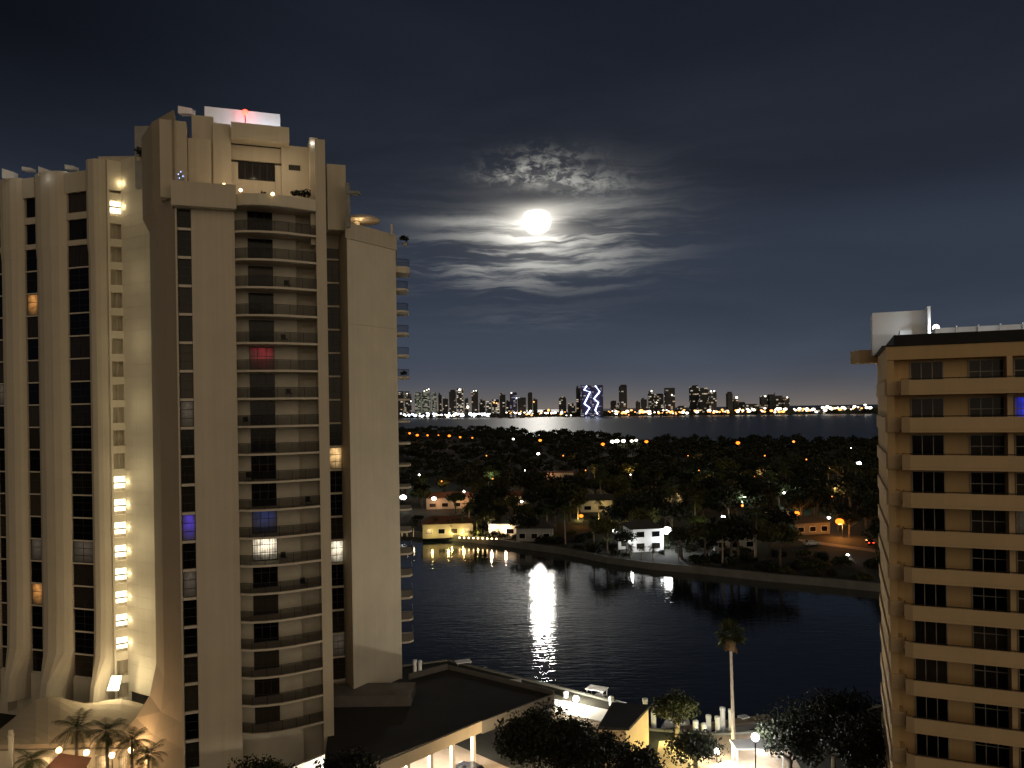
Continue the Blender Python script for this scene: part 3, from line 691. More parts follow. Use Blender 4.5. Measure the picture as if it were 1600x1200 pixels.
sky=[(622,630,612,0,''),(633,642,613,1,''),(648,658,613,3,'broad grey green lit skyscraper near the left end of the skyline'),(660,672,609,3,'pale greenish skyscraper with a bright slanted roofline'),(675,682,613,3,''),(685,690,614,0,''),(692,700,621,1,''),(702,712,609,4,''),
 (714,724,607,2,'brightest slim white lit skyscraper left of centre in the skyline'),(726,732,622,1,''),(737,747,610,0,'slim skyscraper with an outlined bright rounded top'),(749,758,624,1,''),(760,768,627,2,''),(769,780,624,2,''),(781,790,614,4,''),(791,797,625,1,''),(797,808,613,5,'dark bluish skyscraper with a blue lamp on its shoulder'),(809,822,621,4,''),(825,832,613,4,''),(833,840,622,0,'skyscraper with a red light on top'),
 (849,861,640,1,''),(874,885,620,4,'dark stepped tower standing alone left of the zigzag lights'),(888,899,630,1,''),(901,907,603,4,''),(955,963,626,0,''),(969,980,601,4,'tall dark slab tower right of the zigzag lights'),(1003,1011,622,0,''),(1014,1022,611,1,''),(1023,1037,615,1,''),(1041,1055,606,0,'dark broad slab tower with two lit windows'),(1060,1072,634,1,''),
 (1080,1092,602,1,'tallest tower of the right hand cluster'),(1093,1108,606,1,''),(1109,1120,611,1,''),(1137,1145,612,4,'narrow dark tower beside a bright roof lamp'),(1147,1154,622,0,''),(1155,1165,628,0,''),(1167,1185,631,1,''),(1190,1199,618,0,''),(1203,1223,616,0,'broad dark block at the right end of the skyline'),(1225,1234,621,0,''),(1245,1258,640,1,''),(1272,1290,639,1,''),(1300,1318,637,1,''),(1325,1345,635,1,'')]
_g=np.random.default_rng(11)
for _i in range(30):
    _x=float(_g.uniform(624,1240)); 
    if any(t_[0]-2<_x<t_[1]+1 for t_ in sky) or 900<_x<945: continue
    _w=float(_g.uniform(6,11)); sky.append((round(_x,2),round(_x+_w,2),float(_g.uniform(624,641)),int(_g.choice([0,1,1,2])),''))
sky.sort(key=lambda t_:t_[0])
def far_tower(x0,x1,yt,mi,lab,nm='skyscraper',d=None):
    xm=(x0+x1)/2; d=d or far_d(xm)+60+rng.random()*250; w=(x1-x0)/F*d; top=P(xm,yt,d).z
    mb_=MB(); hw=w/2; dp=hw*1.1
    o_=P(xm,640,d); sty=int(rng.integers(0,4)) if mi!=2 else 0
    mb_.box(-hw,hw,0,2*dp,0,top*.93-2.5 if sty else top-2.5)
    if sty==1: mb_.box(-hw*.6,hw*.8,.3*dp,1.6*dp,top*.93-2.5,top-2.5)
    if sty==2: mb_.prism([(-hw,0),(hw,0),(hw,2*dp),(-hw,2*dp)],top*.93-2.5,top-2.5,[(-hw*.5,dp*.3),(hw*.9,dp*.3),(hw*.9,dp*1.6),(-hw*.5,dp*1.6)])
    if sty==3: mb_.box(-hw*.8,-hw*.1,.2*dp,1.5*dp,top*.93-2.5,top-2.5); mb_.box(-hw*.05,0+hw*.03,.5*dp,.6*dp,top*.93-2.5,top+5)
    mb_.box(-hw-1,hw+1,-2,2*dp+1,-.2,6)
    o=bpy.data.objects.new(nm,mb_.mesh(nm,TM[mi])); COL.objects.link(o); o.location=(o_.x,d,2.6)
    tag(o,lab or ('%s skyscraper from the left in the far skyline, %s'%(ORD[SK.index(x0)],DESC[mi])),'skyscraper','distant skyscrapers across the bay'); return o,d,top
ORD=['leftmost','second','third','fourth','fifth','sixth','seventh','eighth','ninth','tenth','eleventh','twelfth','thirteenth','fourteenth','fifteenth','sixteenth','seventeenth','eighteenth','nineteenth','twentieth','twenty-first','twenty-second','twenty-third','twenty-fourth','twenty-fifth','twenty-sixth','twenty-seventh','twenty-eighth','twenty-ninth','thirtieth','thirty-first','thirty-second','thirty-third','thirty-fourth','thirty-fifth','thirty-sixth','thirty-seventh','thirty-eighth','thirty-ninth','fortieth','forty-first','forty-second','forty-third','forty-fourth','forty-fifth','forty-sixth','forty-seventh','forty-eighth','forty-ninth','fiftieth']+['fifty-%s'%w for w in ('first','second','third','fourth','fifth','sixth','seventh','eighth','ninth')]+['sixtieth']+['sixty-%s'%w for w in ('first','second','third','fourth','fifth','sixth','seventh','eighth','ninth')]+['seventieth']+['seventy-%s'%w for w in ('first','second','third','fourth','fifth','sixth','seventh','eighth','ninth')]
SK=[t_[0] for t_ in sky]; DESC={0:'dark with few lit windows',1:'with scattered lit windows',2:'densely lit',3:'pale and evenly lit',4:'nearly unlit',5:'bluish'}
far_roots={}
for t_ in sky: far_roots[t_[0]]=far_tower(*t_)
# roof lights on towers
def farlight(px,py,d,r,m,par=None,nm='roof_light'):
    q=P(px,py,d); mb_=MB().ball((0,0,0),r,7,5)
    o=bpy.data.objects.new(nm,mb_.mesh(nm,M[m])); COL.objects.link(o)
    if par: o.parent=par; o.location=q-par.location
    else: o.location=q
    return o
for px,py,key,r,m in [(642,627,633,3.2,'farwhite'),(636,615,633,2.6,'farwhite'),(663,611,660,3,'farwhite'),(667,609.5,660,2.6,'farwhite'),(670,608,660,2.6,'farwhite'),(718,609,714,5,'farwhite'),(740,611,737,2.6,'farwhite'),(744,610.5,737,2.6,'farwhite'),
  (731,636,726,6,'farwhite'),(772,629,769,4,'farorange'),(776,630,769,3.4,'farorange'),(799,614,797,3,'farwhite'),(807,622,797,3,'farblue'),(834,628,833,3.6,'farorange'),(1018,611,1014,3.4,'farwhite'),(1050,617,1041,3,'farwhite'),(1111,611.5,1109,3.2,'farwhite'),(1116,611,1109,3.2,'farwhite'),(1151,621,1147,5,'farwhite'),(1196,619,1190,3.2,'farwhite'),(1230,621,1225,3,'farwhite'),(1026,629,1023,3,'farwhite')]:
    o,d,top=far_roots[key]; farlight(px,py,d-8,r,m,o)
# zigzag light tower
zt=empty('light_show_tower',(P(925,640,3420).x,3420,2.5),'skyscraper with two bright bluish zigzag light lines on its purple facade','skyscraper')
mb_=MB(); a=P(908,640,3420); b=P(942,601.5,3420); mb_.box(a.x,b.x,3420,3460,2.5,b.z); mb_.build('facade',TM[5],zt)
def zig(pts,r):
    MB().tube([P(x,y,3416) for x,y in pts],r,6).build('zigzag_light',M['neon'],zt)
zig([(917,603),(912.5,609),(922,612.5),(913,631),(921.5,637),(915,647)],2.5)
zig([(930,602.5),(937,612),(928,623),(935,629),(930,641),(934,647)],2.5)
# shore lights
def shore_lights(n,x0,x1,ys,mats,rr,grp,lab,dz=(-60,20)):
    mes=[MB().ball((0,0,0),1,7,5).mesh('shore_light',M[m]) for m in mats]
    for i in range(n):
        px=x0+(x1-x0)*rng.random(); py=ys(px)+rng.normal()*1.7; d=far_d(px)+dz[0]*0+15+rng.random()*30
        r=rr[0]+(rr[1]-rr[0])*rng.random()**2
        o=inst('shore_light',mes[int(rng.integers(0,len(mes)))],None,P(px,py,d),0,(r*1.6,r,r)); tag(o,lab,'light',grp)
    return
waterl=lambda px: 653-(px-700)*6/660
shore_lights(75,622,770,lambda p:waterl(p)-4.5,['farwhite','farwhite','farblue'],(2.2,6),'white shore lights at the left of the far bank','white shore lamp in the bright strip under the left end of the skyline')
shore_lights(35,770,900,lambda p:waterl(p)-5.5,['farwhite','farorange'],(2,5),'shore lights below the middle of the skyline','small warm shore lamp on the far bank below the middle of the skyline')
shore_lights(85,950,1145,lambda p:waterl(p)-6.5,['farwhite','farorange','farorange'],(2,5.2),'amber shore lights at the right of the far bank','amber shore lamp on the far bank right of the zigzag tower')
shore_lights(70,1150,1362,lambda p:waterl(p)-7.5-3*max(0,(p-1250)/100),['farwhite','farorange','farwhite'],(2,5.2),'shore lights towards the right tower','shore lamp on the far bank near the ochre apartment block')
for px,py,r,m in [(857,641,6,'farorange'),(829,642.5,5,'farwhite'),(814,643,3.5,'farorange'),(892,649,3,'farwhite'),(753,660,2.4,'farwhite')]:
    o=farlight(px,py,far_d(px)+10 if py<652 else 3000,r,m,None,'shore_light'); tag(o,{857:'large orange glowing lamp on the far bank left of the dark stepped tower',829:'large white lamp on the far bank right of the red topped tower',814:'orange lamp just left of the large white lamp on the far bank',892:'white lamp on the far bank at the foot of the zigzag tower',753:'small white lamp low over the bay water near the far bank'}[px],'light')
# low dark buildings and trees along the far bank
mb_=MB()
for i in range(300):
    px=560+rng.random()*860; d=far_d(px)+60+rng.random()*300; q=xy(px,d); w=12+rng.random()*25; h=5+rng.random()*16
    mb_.box(q[0]-w,q[0]+w,d,d+20,2,2+h)
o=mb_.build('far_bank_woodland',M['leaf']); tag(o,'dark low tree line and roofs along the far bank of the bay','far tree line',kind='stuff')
# ------------------------------------------------------------------ vegetation
def crown_mesh(name,n,rx,rz,m,leaf=.6,clumps=14,seed=0,flat=.0):
    g=np.random.default_rng(seed); cs=[]
    for i in range(clumps):
        v=g.normal(size=3); v/=np.linalg.norm(v); v[2]=abs(v[2])*.9-.25; rr=.35+.5*g.random(); cs.append((v*np.array([rx,rx,rz])*rr,(.28+.3*g.random())*rx))
    vs=[];fs=[]
    for i in range(n):
        c_,cr2=cs[int(g.integers(0,clumps))]; v=g.normal(size=3); v/=np.linalg.norm(v); p=c_+v*cr2*(.55+.45*g.random())*np.array([1,1,.75])
        a=g.normal(size=3); a/=np.linalg.norm(a); b=np.cross(a,v+g.normal(size=3)*.5); b/=np.linalg.norm(b)+1e-6
        L=leaf*(.6+.8*g.random()); k=len(vs)
        vs+= [tuple(p-a*L*.5),tuple(p+b*L*.28),tuple(p+a*L*.5),tuple(p-b*L*.28)]; fs.append((k,k+1,k+2,k+3))
    me=bpy.data.meshes.new(name); me.from_pydata(vs,[],fs); me.materials.append(m); return me
def trunk_mesh(h,r,seed,rx,m):
    g=np.random.default_rng(seed); mb_=MB()
    mb_.tube([(0,0,-.3),(.1*r,0,h*.3),(.3*r,.2*r,h*.62),(0,.2*r,h)],[r*1.3,r,r*.75,r*.4],7)
    for i in range(6):
        an=2*math.pi*i/6+g.random(); z0=h*(.55+.07*i); L=rx*(.5+.3*g.random())
        mb_.tube([(0,0,z0),(math.cos(an)*L*.5,math.sin(an)*L*.5,z0+L*.35),(math.cos(an)*L,math.sin(an)*L,z0+L*.6)],[r*.45,r*.3,r*.1],5)
    return mb_.mesh('trunk',m)
PROTO=[]
for i in range(6):
    rx=4.2+.5*(i%3); PROTO.append((trunk_mesh(6.5,.28,i,rx,M['trunk']),crown_mesh('crown',1300,rx,3.3+.4*(i%2),M['leaf' if i%3 else 'leaf2'],.75,15,i),6.3))
def tree(loc,sc,k,label,group=None,rz=None,name='broadleaf_tree',cat='tree'):
    r=empty(name,loc,label,cat,group,rz if rz is not None else rng.random()*6.28); r.scale=(sc,sc,sc)
    tm,cm,h=PROTO[k]; inst('trunk',tm,r); inst('crown',cm,r,(0,0,h)); return r
def palm_meshes(h,R_,nf,seed,skirt=True,fan=False,lean=.02):
    g=np.random.default_rng(seed); t=MB(); t.tube([(0,0,-.2),(lean*h*.3,0,h*.35),(lean*h*.7,0,h*.7),(lean*h,0,h)],[.26,.19,.16,.15],8)
    c_=MB(); sk=MB()
    for i in range(nf):
        an=2*math.pi*i/nf*2.4+g.random()*.5; el_=math.radians(78-115*i/nf+g.normal()*6); L=R_*(.85+.3*g.random())
        pts=[]; p=np.array([lean*h,0,h]); e=el_
        for j in range(8):
            dv=np.array([math.cos(e)*math.cos(an),math.cos(e)*math.sin(an),math.sin(e)]); pts.append((p.copy(),dv)); p=p+dv*L/8; e-=.17 if not fan else .08
        side=np.array([-math.sin(an),math.cos(an),0])
        if fan:
            q,dv=pts[3]
            for w in range(11):
                th=math.radians(-80+16*w); dd_=dv*math.cos(th)+side*math.sin(th); ee=q+dd_*L*.55+np.array([0,0,-.12*L*abs(math.sin(th))]); up=np.cross(dd_,side*0+np.array([0,0,1])); up/=np.linalg.norm(up)+1e-6
                c_.add([q,q+dd_*L*.3+up*.07,ee,q+dd_*L*.3-up*.07],[(0,1,2,3)])
            c_.add([pts[0][0]+side*.03,q+side*.03,q-side*.03,pts[0][0]-side*.03],[(0,1,2,3)])
        else:
            for j in range(1,8):
                q,dv=pts[j]; lw_=L*.30*math.sin(math.pi*(j+.6)/8.6)+.1
                for sg in (-1,1):
                    for u in (0,.5):
                        q0=q+dv*L/8*u; tip=q0+side*sg*lw_+dv*lw_*.6+np.array([0,0,-lw_*.5]); c_.add([q0,q0+dv*.09,tip,q0-dv*.02],[(0,1,2,3)])
            c_.add([tuple(pts[0][0]+side*.04),tuple(pts[7][0]),tuple(pts[0][0]-side*.04)],[(0,1,2)])
    if skirt:
        for i in range(60):
            an=g.random()*6.28; z=h-.15-g.random()*1.1; r0=.16; L=.55+.5*g.random()
            a_=np.array([lean*h+math.cos(an)*r0,math.sin(an)*r0,z]); b_=a_+np.array([math.cos(an)*L*.65,math.sin(an)*L*.65,-L]); sd=np.array([-math.sin(an),math.cos(an),0])*.14
            sk.add([a_-sd*.3,a_+sd*.3,b_+sd,b_-sd],[(0,1,2,3)])
    return t.mesh('trunk',M['palmtrunk']),c_.mesh('fronds',M['palm']),sk.mesh('dead_frond_skirt',M['dead']) if skirt else None
PALMS=[palm_meshes(7,2.6,22,1,False),palm_meshes(9,3.0,24,2,False,lean=.05),palm_meshes(14.2,2.1,52,3,True,True,lean=-.02),palm_meshes(5.5,2.6,22,5,False)]
def palm(loc,k,label,group=None,sc=1,rz=None,name='palm_tree'):
    r=empty(name,loc,label,'palm',group,rng.random()*6.28 if rz is None else rz); r.scale=(sc,)*3
    t,f,sk=PALMS[k]; inst('trunk',t,r); inst('fronds',f,r)
    if sk: inst('dead_frond_skirt',sk,r)
    return r
def lampd(px,py,z): return G(px,py,z).y
XL=[(655,742),(690,752),(760,712),(725,768),(770,748),(915,735),(985,742),(1075,712),(1092,735),(1120,758),(1180,745),(1195,712),(1225,770),(1290,742),(1300,775),(1330,700),(1160,790),(1260,718),(820,735),(880,712)]
def farz(py): return 12.5 if py<700 else 10.5 if py<740 else 8.5
# ------------------------------------------------------------------ island woodland
def clear(x,y):
    for (cx,cy,r) in CLEAR:
        if (x-cx)**2+(y-cy)**2<r*r: return False
    return True
def shore_y(px):
    for (a,b),(c_,d) in zip(shore_px,shore_px[1:]):
        if a<=px<=c_: return b+(d-b)*(px-a)/(c_-a)
    return shore_px[-1][1]
CLEAR=[]; CP=[]
def clz(px,py,z,w,dep):
    d=G(px,py,z).y; w+=4.6*F/d; CP.append((px-w,px+w,d-dep,d+2))
def clp(px,py,w,dep=38):
    d=G(px,py,1.5).y; CP.append((px-w,px+w,d-dep,d+10))
def clr(px,py,r): q=G(px,py,1.5); CLEAR.append((q.x,q.y,r*.62)); return q
for a_ in [(1015,858,13),(1035,866,8),(1245,845,8),(1312,855,12),(1345,862,10),(1280,868,12),(705,838,14),(680,836,10),(740,840,10),(785,842,9),(905,822,6),(940,812,9),(970,805,6),(960,850,8),(1042,862,8),(1178,888,5),(1040,790,12),(860,752,8),(695,800,10),(1245,880,9),(1300,890,12),(1330,880,9)]: clr(*a_)
for a_ in [(1013,862,34,30),(705,838,32,60),(786,838,24,40),(705,795,40,45),(800,790,24,40),(868,752,36,70),(1035,790,34,45),(940,800,38,45),(1245,850,14,60),(1312,860,24,60),(1215,812,12,40),(1090,835,16,30),(908,830,8,30),(1130,835,6,40),(1178,890,7,30),(1358,850,12,50),(1042,800,12,40),(640,838,16,40)]: clp(*a_)
for px_,py_ in XL: clz(px_,py_,farz(py_),3,28)
for a_ in [(1245,802,6.5,11,90),(1312,815,6.5,16,90),(1153,692,12.5,7,60),(1240,690,12.5,5,50),(1010,690,12.5,7,60),(844,688,12.5,7,60),(908,806,5,8,60),(942,694,12.5,8,60),(678,779,7,5,40),(841,709,10,4,40),(1130,808,5,7,40),(1342,724,9,5,50),(1295,809,6,5,60),(630,777,7,9,60)]: clz(*a_)
for px_ in (640,652,668,685,702,719,738): clz(px_,681,13,6,60)
for px_ in (957,964,974,987,994): clz(px_,689,13,5,60)
cands=[]
for i in range(9000):
    px=545+rng.random()*870; u=rng.random(); dmin=G(px,shore_y(px),0).y+7; dmax=far_limit(px)
    d=math.sqrt(dmin**2+(dmax**2-dmin**2)*u); x,y=xy(px,d)
    if not clear(x,y) or any(a<=px<=b and c<=d<=e for a,b,c,e in CP): continue
    cands.append((d,x,y,px))
cands.sort(); kept=[]; grid={}
for d,x,y,px in cands:
    sp_=6.8 if d<420 else 10 if d<700 else 13
    key=(int(x//13),int(y//13)); ok=True
    for i in (-1,0,1):
        for j in (-1,0,1):
            for (xx,yy) in grid.get((key[0]+i,key[1]+j),()):
                if (xx-x)**2+(yy-y)**2<sp_*sp_: ok=False; break
    if ok: grid.setdefault(key,[]).append((x,y)); kept.append((d,x,y,px))
NI=290
pidx=0
for i,(d,x,y,px) in enumerate(kept[:NI]):
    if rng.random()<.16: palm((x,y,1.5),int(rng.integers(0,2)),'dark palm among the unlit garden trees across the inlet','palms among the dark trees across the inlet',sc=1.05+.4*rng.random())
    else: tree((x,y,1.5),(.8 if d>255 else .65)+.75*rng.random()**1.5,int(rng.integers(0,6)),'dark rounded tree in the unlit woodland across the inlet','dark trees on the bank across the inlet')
vs=[];fs=[]; g=np.random.default_rng(5)
lows=[]
for i in range(4):
    me=crown_mesh('tmp',150,4.8,3.6,M['leaf'],1.9,9,50+i); lows.append(np.array([v.co[:] for v in me.vertices])); bpy.data.meshes.remove(me)
allv=[]; cnt=0
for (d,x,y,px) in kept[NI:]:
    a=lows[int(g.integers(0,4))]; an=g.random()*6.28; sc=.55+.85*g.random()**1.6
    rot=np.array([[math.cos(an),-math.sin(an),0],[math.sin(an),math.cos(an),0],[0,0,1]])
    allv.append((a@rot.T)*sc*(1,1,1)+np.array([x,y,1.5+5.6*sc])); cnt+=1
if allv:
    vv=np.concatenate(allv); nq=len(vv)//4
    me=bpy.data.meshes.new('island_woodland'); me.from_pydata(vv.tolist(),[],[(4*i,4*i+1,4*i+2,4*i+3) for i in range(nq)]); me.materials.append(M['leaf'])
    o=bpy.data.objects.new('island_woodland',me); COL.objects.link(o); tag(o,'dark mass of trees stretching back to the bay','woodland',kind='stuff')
print('trees',len(kept),'stuff',cnt)
# ------------------------------------------------------------------ lamps on the island
def street_lamp(px,py,d,mk,power,col,label,r=.45,group=None,pole=True,name='street_lamp',cat='street lamp'):
    q=P(px,py,d); z0=1.5; e=empty(name,(q.x,q.y,z0),label,cat,group)
    q.z=max(q.z,z0+.9); p_=MB(); p_.tube([(q.x+.8,q.y,z0),(q.x+.8,q.y,q.z+.2),(q.x+.5,q.y,q.z+.5),(q.x,q.y,q.z+.45)],[.09,.07,.05,.05],6); p_.build('pole',M['dkmetal'],e)
    MB().ball(q,r,8,6,.7).build('lamp_head',M[mk],e,smooth=True)
    if power: plight((q.x,q.y-.2,q.z-r-.25),power,col,.4,e)
    return e
OR=(1,.36,.07)
nlamps=[(1245,802,lampd(1245,802,6.5),'orange',1800,OR,'orange street lamp left of the pair nearest the ochre block',1.4),(1312,815,lampd(1312,815,6.5),'orange',3800,OR,'large orange street lamp on the pale road nearest the ochre block',1.9),
 (1153,692,lampd(1153,692,12.5),'orange',500,OR,'lone orange street lamp in the dark trees under the right skyline',2.4),(1240,690,lampd(1240,690,12.5),'orange2',260,OR,'small amber street lamp far back right of the lone orange one',1.6),(1010,690,lampd(1010,690,12.5),'orange',600,OR,'orange street lamp at the right end of the white lamp row',2.3),
 (844,688,lampd(844,688,12.5),'orange2',500,OR,'yellow lamp in the far trees under the moon glitter',2.2),(908,806,lampd(908,806,5),'orange',350,OR,'orange lamp behind the trees left of the white house',1.1),(942,694,lampd(942,694,12.5),'orange',1100,OR,'orange lit bushes lamp left of the white lamp row',2.2)]
for px,py,d,mk,pw,col,lb,r in nlamps: street_lamp(px,py,d,mk,pw,col,lb,r*.68)
for i,(px,py,r) in enumerate([(640,677,1.9),(652,680,2.1),(668,680,1.5),(685,680,.9),(702,681,2.1),(719,683,1.5),(738,684,1.1)]):
    street_lamp(px,py,lampd(px,py,13),'orange',900,OR,ORD[i]+' orange street lamp from the cream tower in the row below the left skyline',r*.8,'orange street lamps in a row below the left skyline')
for i,(px,py,r) in enumerate([(957,690,1.8),(964,689,2.0),(974,689,1.9),(987,689,1.4),(994,688,1.4)]):
    street_lamp(px,py,lampd(px,py,13),'farwhite',500,(1,.95,.85),ORD[i]+' white street lamp from the left in the short row far back',r,'white street lamps in a row far back')
for px,py,d,r,lb in [(678,779,lampd(678,779,7),.9,'small white lamp in the dark garden left'),(802,686,lampd(802,686,13),.9,'faint white lamp in the far trees left of the yellow one'),(841,709,lampd(841,709,10),1.0,'small white lamp below the yellow lamp'),(1130,808,lampd(1130,808,5),.75,'white lamp by the green lit tree'),(1178,870,215,.55,'small white garden lamp near the seawall right of the white house'),(1325,896,200,.42,'small white lamp on the seawall near the ochre block'),(1342,724,lampd(1342,724,9),1.3,'small white lamp in the dark trees beside the ochre block'),(815,784,lampd(815,784,7),.5,'faint white lamp in the trees above the boathouse'),(835,780,lampd(835,780,7),.6,'pale lamp in the trees right of the boathouse'),(1295,809,lampd(1295,809,6),.5,'small white lamp left of the large orange street lamp'),(630,777,lampd(630,777,7),1.3,'warm white lamp beside the cream tower'),(823,850,238,.45,'small warm white lamp at the point of the seawall'),(831,853,236,.35,'second dimmer warm lamp at the point of the seawall')]:
    street_lamp(px,py,d,'whitelamp',60,(1,.93,.8),lb,r,name='garden_lamp',cat='lamp')
XN=['faint garden lamp %s'%t for t in ('nearest the tower side balconies','above the wide orange villa','under the right end of the orange lamp row','below the wide orange villa','above the small orange lit house','left above the amber palms','left of the columned yellow house','in the far trees under the tallest right cluster','right above the columned yellow house','above the green lit tree','left of the lone orange street lamp foot','in the far trees right of the lone orange street lamp','above the pale shed','in the dark trees above the street lamp pair','right of the pale shed','furthest right in the far trees','above the white lamp by the green tree','below the small amber lamp at the far right','left of the long orange walled house','under the yellow far tree lamp')]
for i,(px,py) in enumerate(XL):
    q=G(px,py,farz(py)); e=empty('garden_lamp',(q.x,q.y,1.5),XN[i],'lamp','faint garden lamps in the woodland')
    MB().tube([(q.x,q.y,1.5),(q.x,q.y,q.z)],.06,6).build('pole',M['dkmetal'],e); MB().ball(q,.22+.25*rng.random(),7,5).build('lamp_head',M['orange2' if i%3 else 'whitelamp'],e); plight((q.x,q.y-3,q.z+2.5),1100+1300*rng.random(),(1,.55,.22) if i%4 else (.8,1,.7),.4,e)
street_lamp(960,830,226,'whitelamp',900,(.9,1,.9),'round white floodlamp on the left wall of the white house',.85,name='flood_lamp',cat='floodlight')
e=street_lamp(1042,829,216,'whitelamp',1500,(.92,.97,1),'glaring white floodlamp at the right of the white house',1.4,name='flood_lamp',cat='floodlight')
q=P(1044,838,214); plight((q.x,q.y-2,q.z),1200,(.92,.97,1),.5,e)
# ------------------------------------------------------------------ houses
def house(px,py,w,dp,h,roof,wm,label,rz=0,rtype='hip',lights=(),wins=3,wm_lit=None,name='house',storeys=2):
    q=G(px,py,1.5); e=empty(name,(q.x,q.y,1.5),label,'house')
    def W3(x,y,z): c_,s_=math.cos(rz),math.sin(rz); return (q.x+x*c_-y*s_,q.y+x*s_+y*c_,1.5+z)
    def bx(mb_,x0,x1,y0,y1,z0,z1): mb_.prism([W3(x0,y0,0)[:2],W3(x1,y0,0)[:2],W3(x1,y1,0)[:2],W3(x0,y1,0)[:2]],1.5+z0,1.5+z1)
    m_=MB(); bx(m_,-w/2,w/2,0,dp,-.5,h); m_.build('wall',M[wm],e)
    r=MB()
    if rtype=='hip':
        o_=.6; a=[W3(-w/2-o_,-o_,h),W3(w/2+o_,-o_,h),W3(w/2+o_,dp+o_,h),W3(-w/2-o_,dp+o_,h)]
        t=[W3(-w/2+dp*.35,dp*.5,h+dp*.22),W3(w/2-dp*.35,dp*.5,h+dp*.22)]
        r.add(a+t,[(0,3,2,1),(0,1,5,4),(1,2,5),(2,3,4,5),(3,0,4)])
    else:
        bx(r,-w/2-.4,w/2+.4,-.4,dp+.4,h+.01,h+.35)
    r.build('roof',M[roof],e)
    for st in range(storeys):
        for i in range(wins):
            x=-w/2+w*(i+.5)/wins; ww=w/wins*.25; z0=.9+st*h/storeys
            f_=MB(); bx(f_,x-ww-.08,x+ww+.08,-.06,-.01,z0-.08,z0+1.5+.08); fo=f_.build('window',M['white'],e)
            p_=MB(); bx(p_,x-ww,x+ww,-.1,-.065,z0,z0+1.5); lit_=wm_lit and rng.random()<.6
            p_.build('pane',M[wm_lit if lit_ else 'glass'],fo)
    for (x,y,z,pw,col) in lights: plight(W3(x,y,z),pw,col,.3,e)
    return e
house(1013,862,9,9,6.4,'roofdark','white','white two storey house floodlit from both sides on the far bank',.15,'hip',[(-5.5,-2.5,3,500,(.95,1,.95)),(2,-5,2.5,500,(.95,.97,1))],2)
house(985,858,7,8,3.4,'roofdark','white','low white wing left of the floodlit two storey house',.1,'flat',[(-1,-2,2.5,150,(.95,1,.95))],2,storeys=1)
house(700,838,16,9,4.0,'rooftile','brown','low villa with yellow lit garden front beside the cream tower',.1,'hip',[(-5,-2.5,1.5,350,(1,.8,.25)),(0,-2.5,1.5,350,(1,.82,.3)),(5,-2.5,1.5,250,(1,.75,.3))],4,'w_warm',storeys=1)
house(786,838,9,8,3.8,'roofdark','stucco_w','small house with glaring warm terrace light behind the far seawall',-.1,'flat',[(-3.5,-1.5,2.6,1400,(1,.75,.5)),(1,-1.5,2.6,800,(1,.7,.45))],2,'w_warm',storeys=1)
house(835,846,11,8,4,'roofdark','grey','dark boathouse at the edge of the inlet',-.1,'hip',[],3,storeys=1)
house(705,795,20,9,4.5,'rooftile','brown','wide villa with dimly lit orange front behind the green tree',.1,'hip',[(-6,-3,3,420,(1,.5,.25)),(5,-3,3,360,(1,.5,.25))],4,storeys=1)
house(800,790,12,8,4,'rooftile','stucco_w','low orange lit house above the dark boathouse',-.15,'hip',[(2,-3,3,220,(1,.5,.25))],3,storeys=1)
house(868,752,20,9,4.6,'rooftile','stucco_w','long orange walled house deep in the middle of the woodland',.05,'flat',[(-3,-4,3.4,380,(1,.45,.2))],4,storeys=1)
house(1035,790,18,10,5,'rooftile','stucco_w','yellow lit house with columns behind the tall palm',.1,'hip',[(-6,-3,3,420,(1,.7,.35)),(2,-3,3,480,(1,.68,.3))],4,'w_warm')
house(1215,812,9,7,3,'roofdark','stucco_w','small pale lit shed in the dark trees left of the street lamps',.1,'flat',[(0,-2.5,2.6,60,(1,.8,.6))],2,storeys=1)
house(940,800,16,9,4.5,'roofdark','stucco_w','amber lit house behind the glowing palms',0,'hip',[(0,-3,3,250,(1,.7,.25))],3,storeys=1)
house(1270,835,12,8,3.6,'roofdark','dkconc','low house left of the large orange street lamp',.2,'hip',[],3,storeys=1)
house(1150,860,12,8,4.2,'roofdark','grey','unlit grey house between the white house and the road',.1,'hip',[],3)
# lit palms and trees
def lit_palm(px,py,k,label,pw,col,sc=1.0,dist=1.2):
    q=G(px,py,1.5); r=palm((q.x,q.y,1.5),k,label,None,sc,.3); 
    plight((q.x+.3,q.y-dist,2.6),pw,col,.2,r)
YL=(1,.78,.22)
for i,(px,py,k,lb) in enumerate([(903,812,0,'yellow lit palm left of the amber house'),(935,815,1,'glowing yellow palm in front of the amber house'),(968,812,0,'yellow lit palm right of the amber house')]): lit_palm(px,py,k,lb,420,YL,.8)
lit_palm(1042,800,1,'tall pale lit palm in front of the columned yellow house',450,(1,.75,.4),1.15)
for i,(px,lb) in enumerate([(668,'yellow lit garden palm nearest the cream tower'),(682,'second yellow garden palm from the cream tower'),(705,'yellow garden palm in front of the villa'),(722,'yellow garden palm near the villa right corner'),(745,'yellow garden palm at the right end of the pool lights')]):
    lit_palm(px,837,0 if i%2 else 3,lb,260,YL,.62+.06*i)
for px,py,lb in [(628,838,'narrow lit palm trunk beside the tower balconies'),(636,838,'second narrow lit palm beside the tower balconies'),(646,838,'third lit palm beside the tower balconies')]: lit_palm(px,py,0,lb,50,(1,.8,.5),.5,.8)
q=G(1090,835,1.5); t=tree((q.x,q.y,1.5),.7,0,'green lit rounded tree beside the white lamp'); plight((q.x+1,q.y-3,2.5),420,(.55,1,.3),.3,t)
q=G(702,800,1.5); t=tree((q.x+3,q.y-6,1.5),1.0,3,'broad green tree in front of the wide orange villa'); plight((q.x+5,q.y-12,4),120,(.8,1,.5),.5,t)
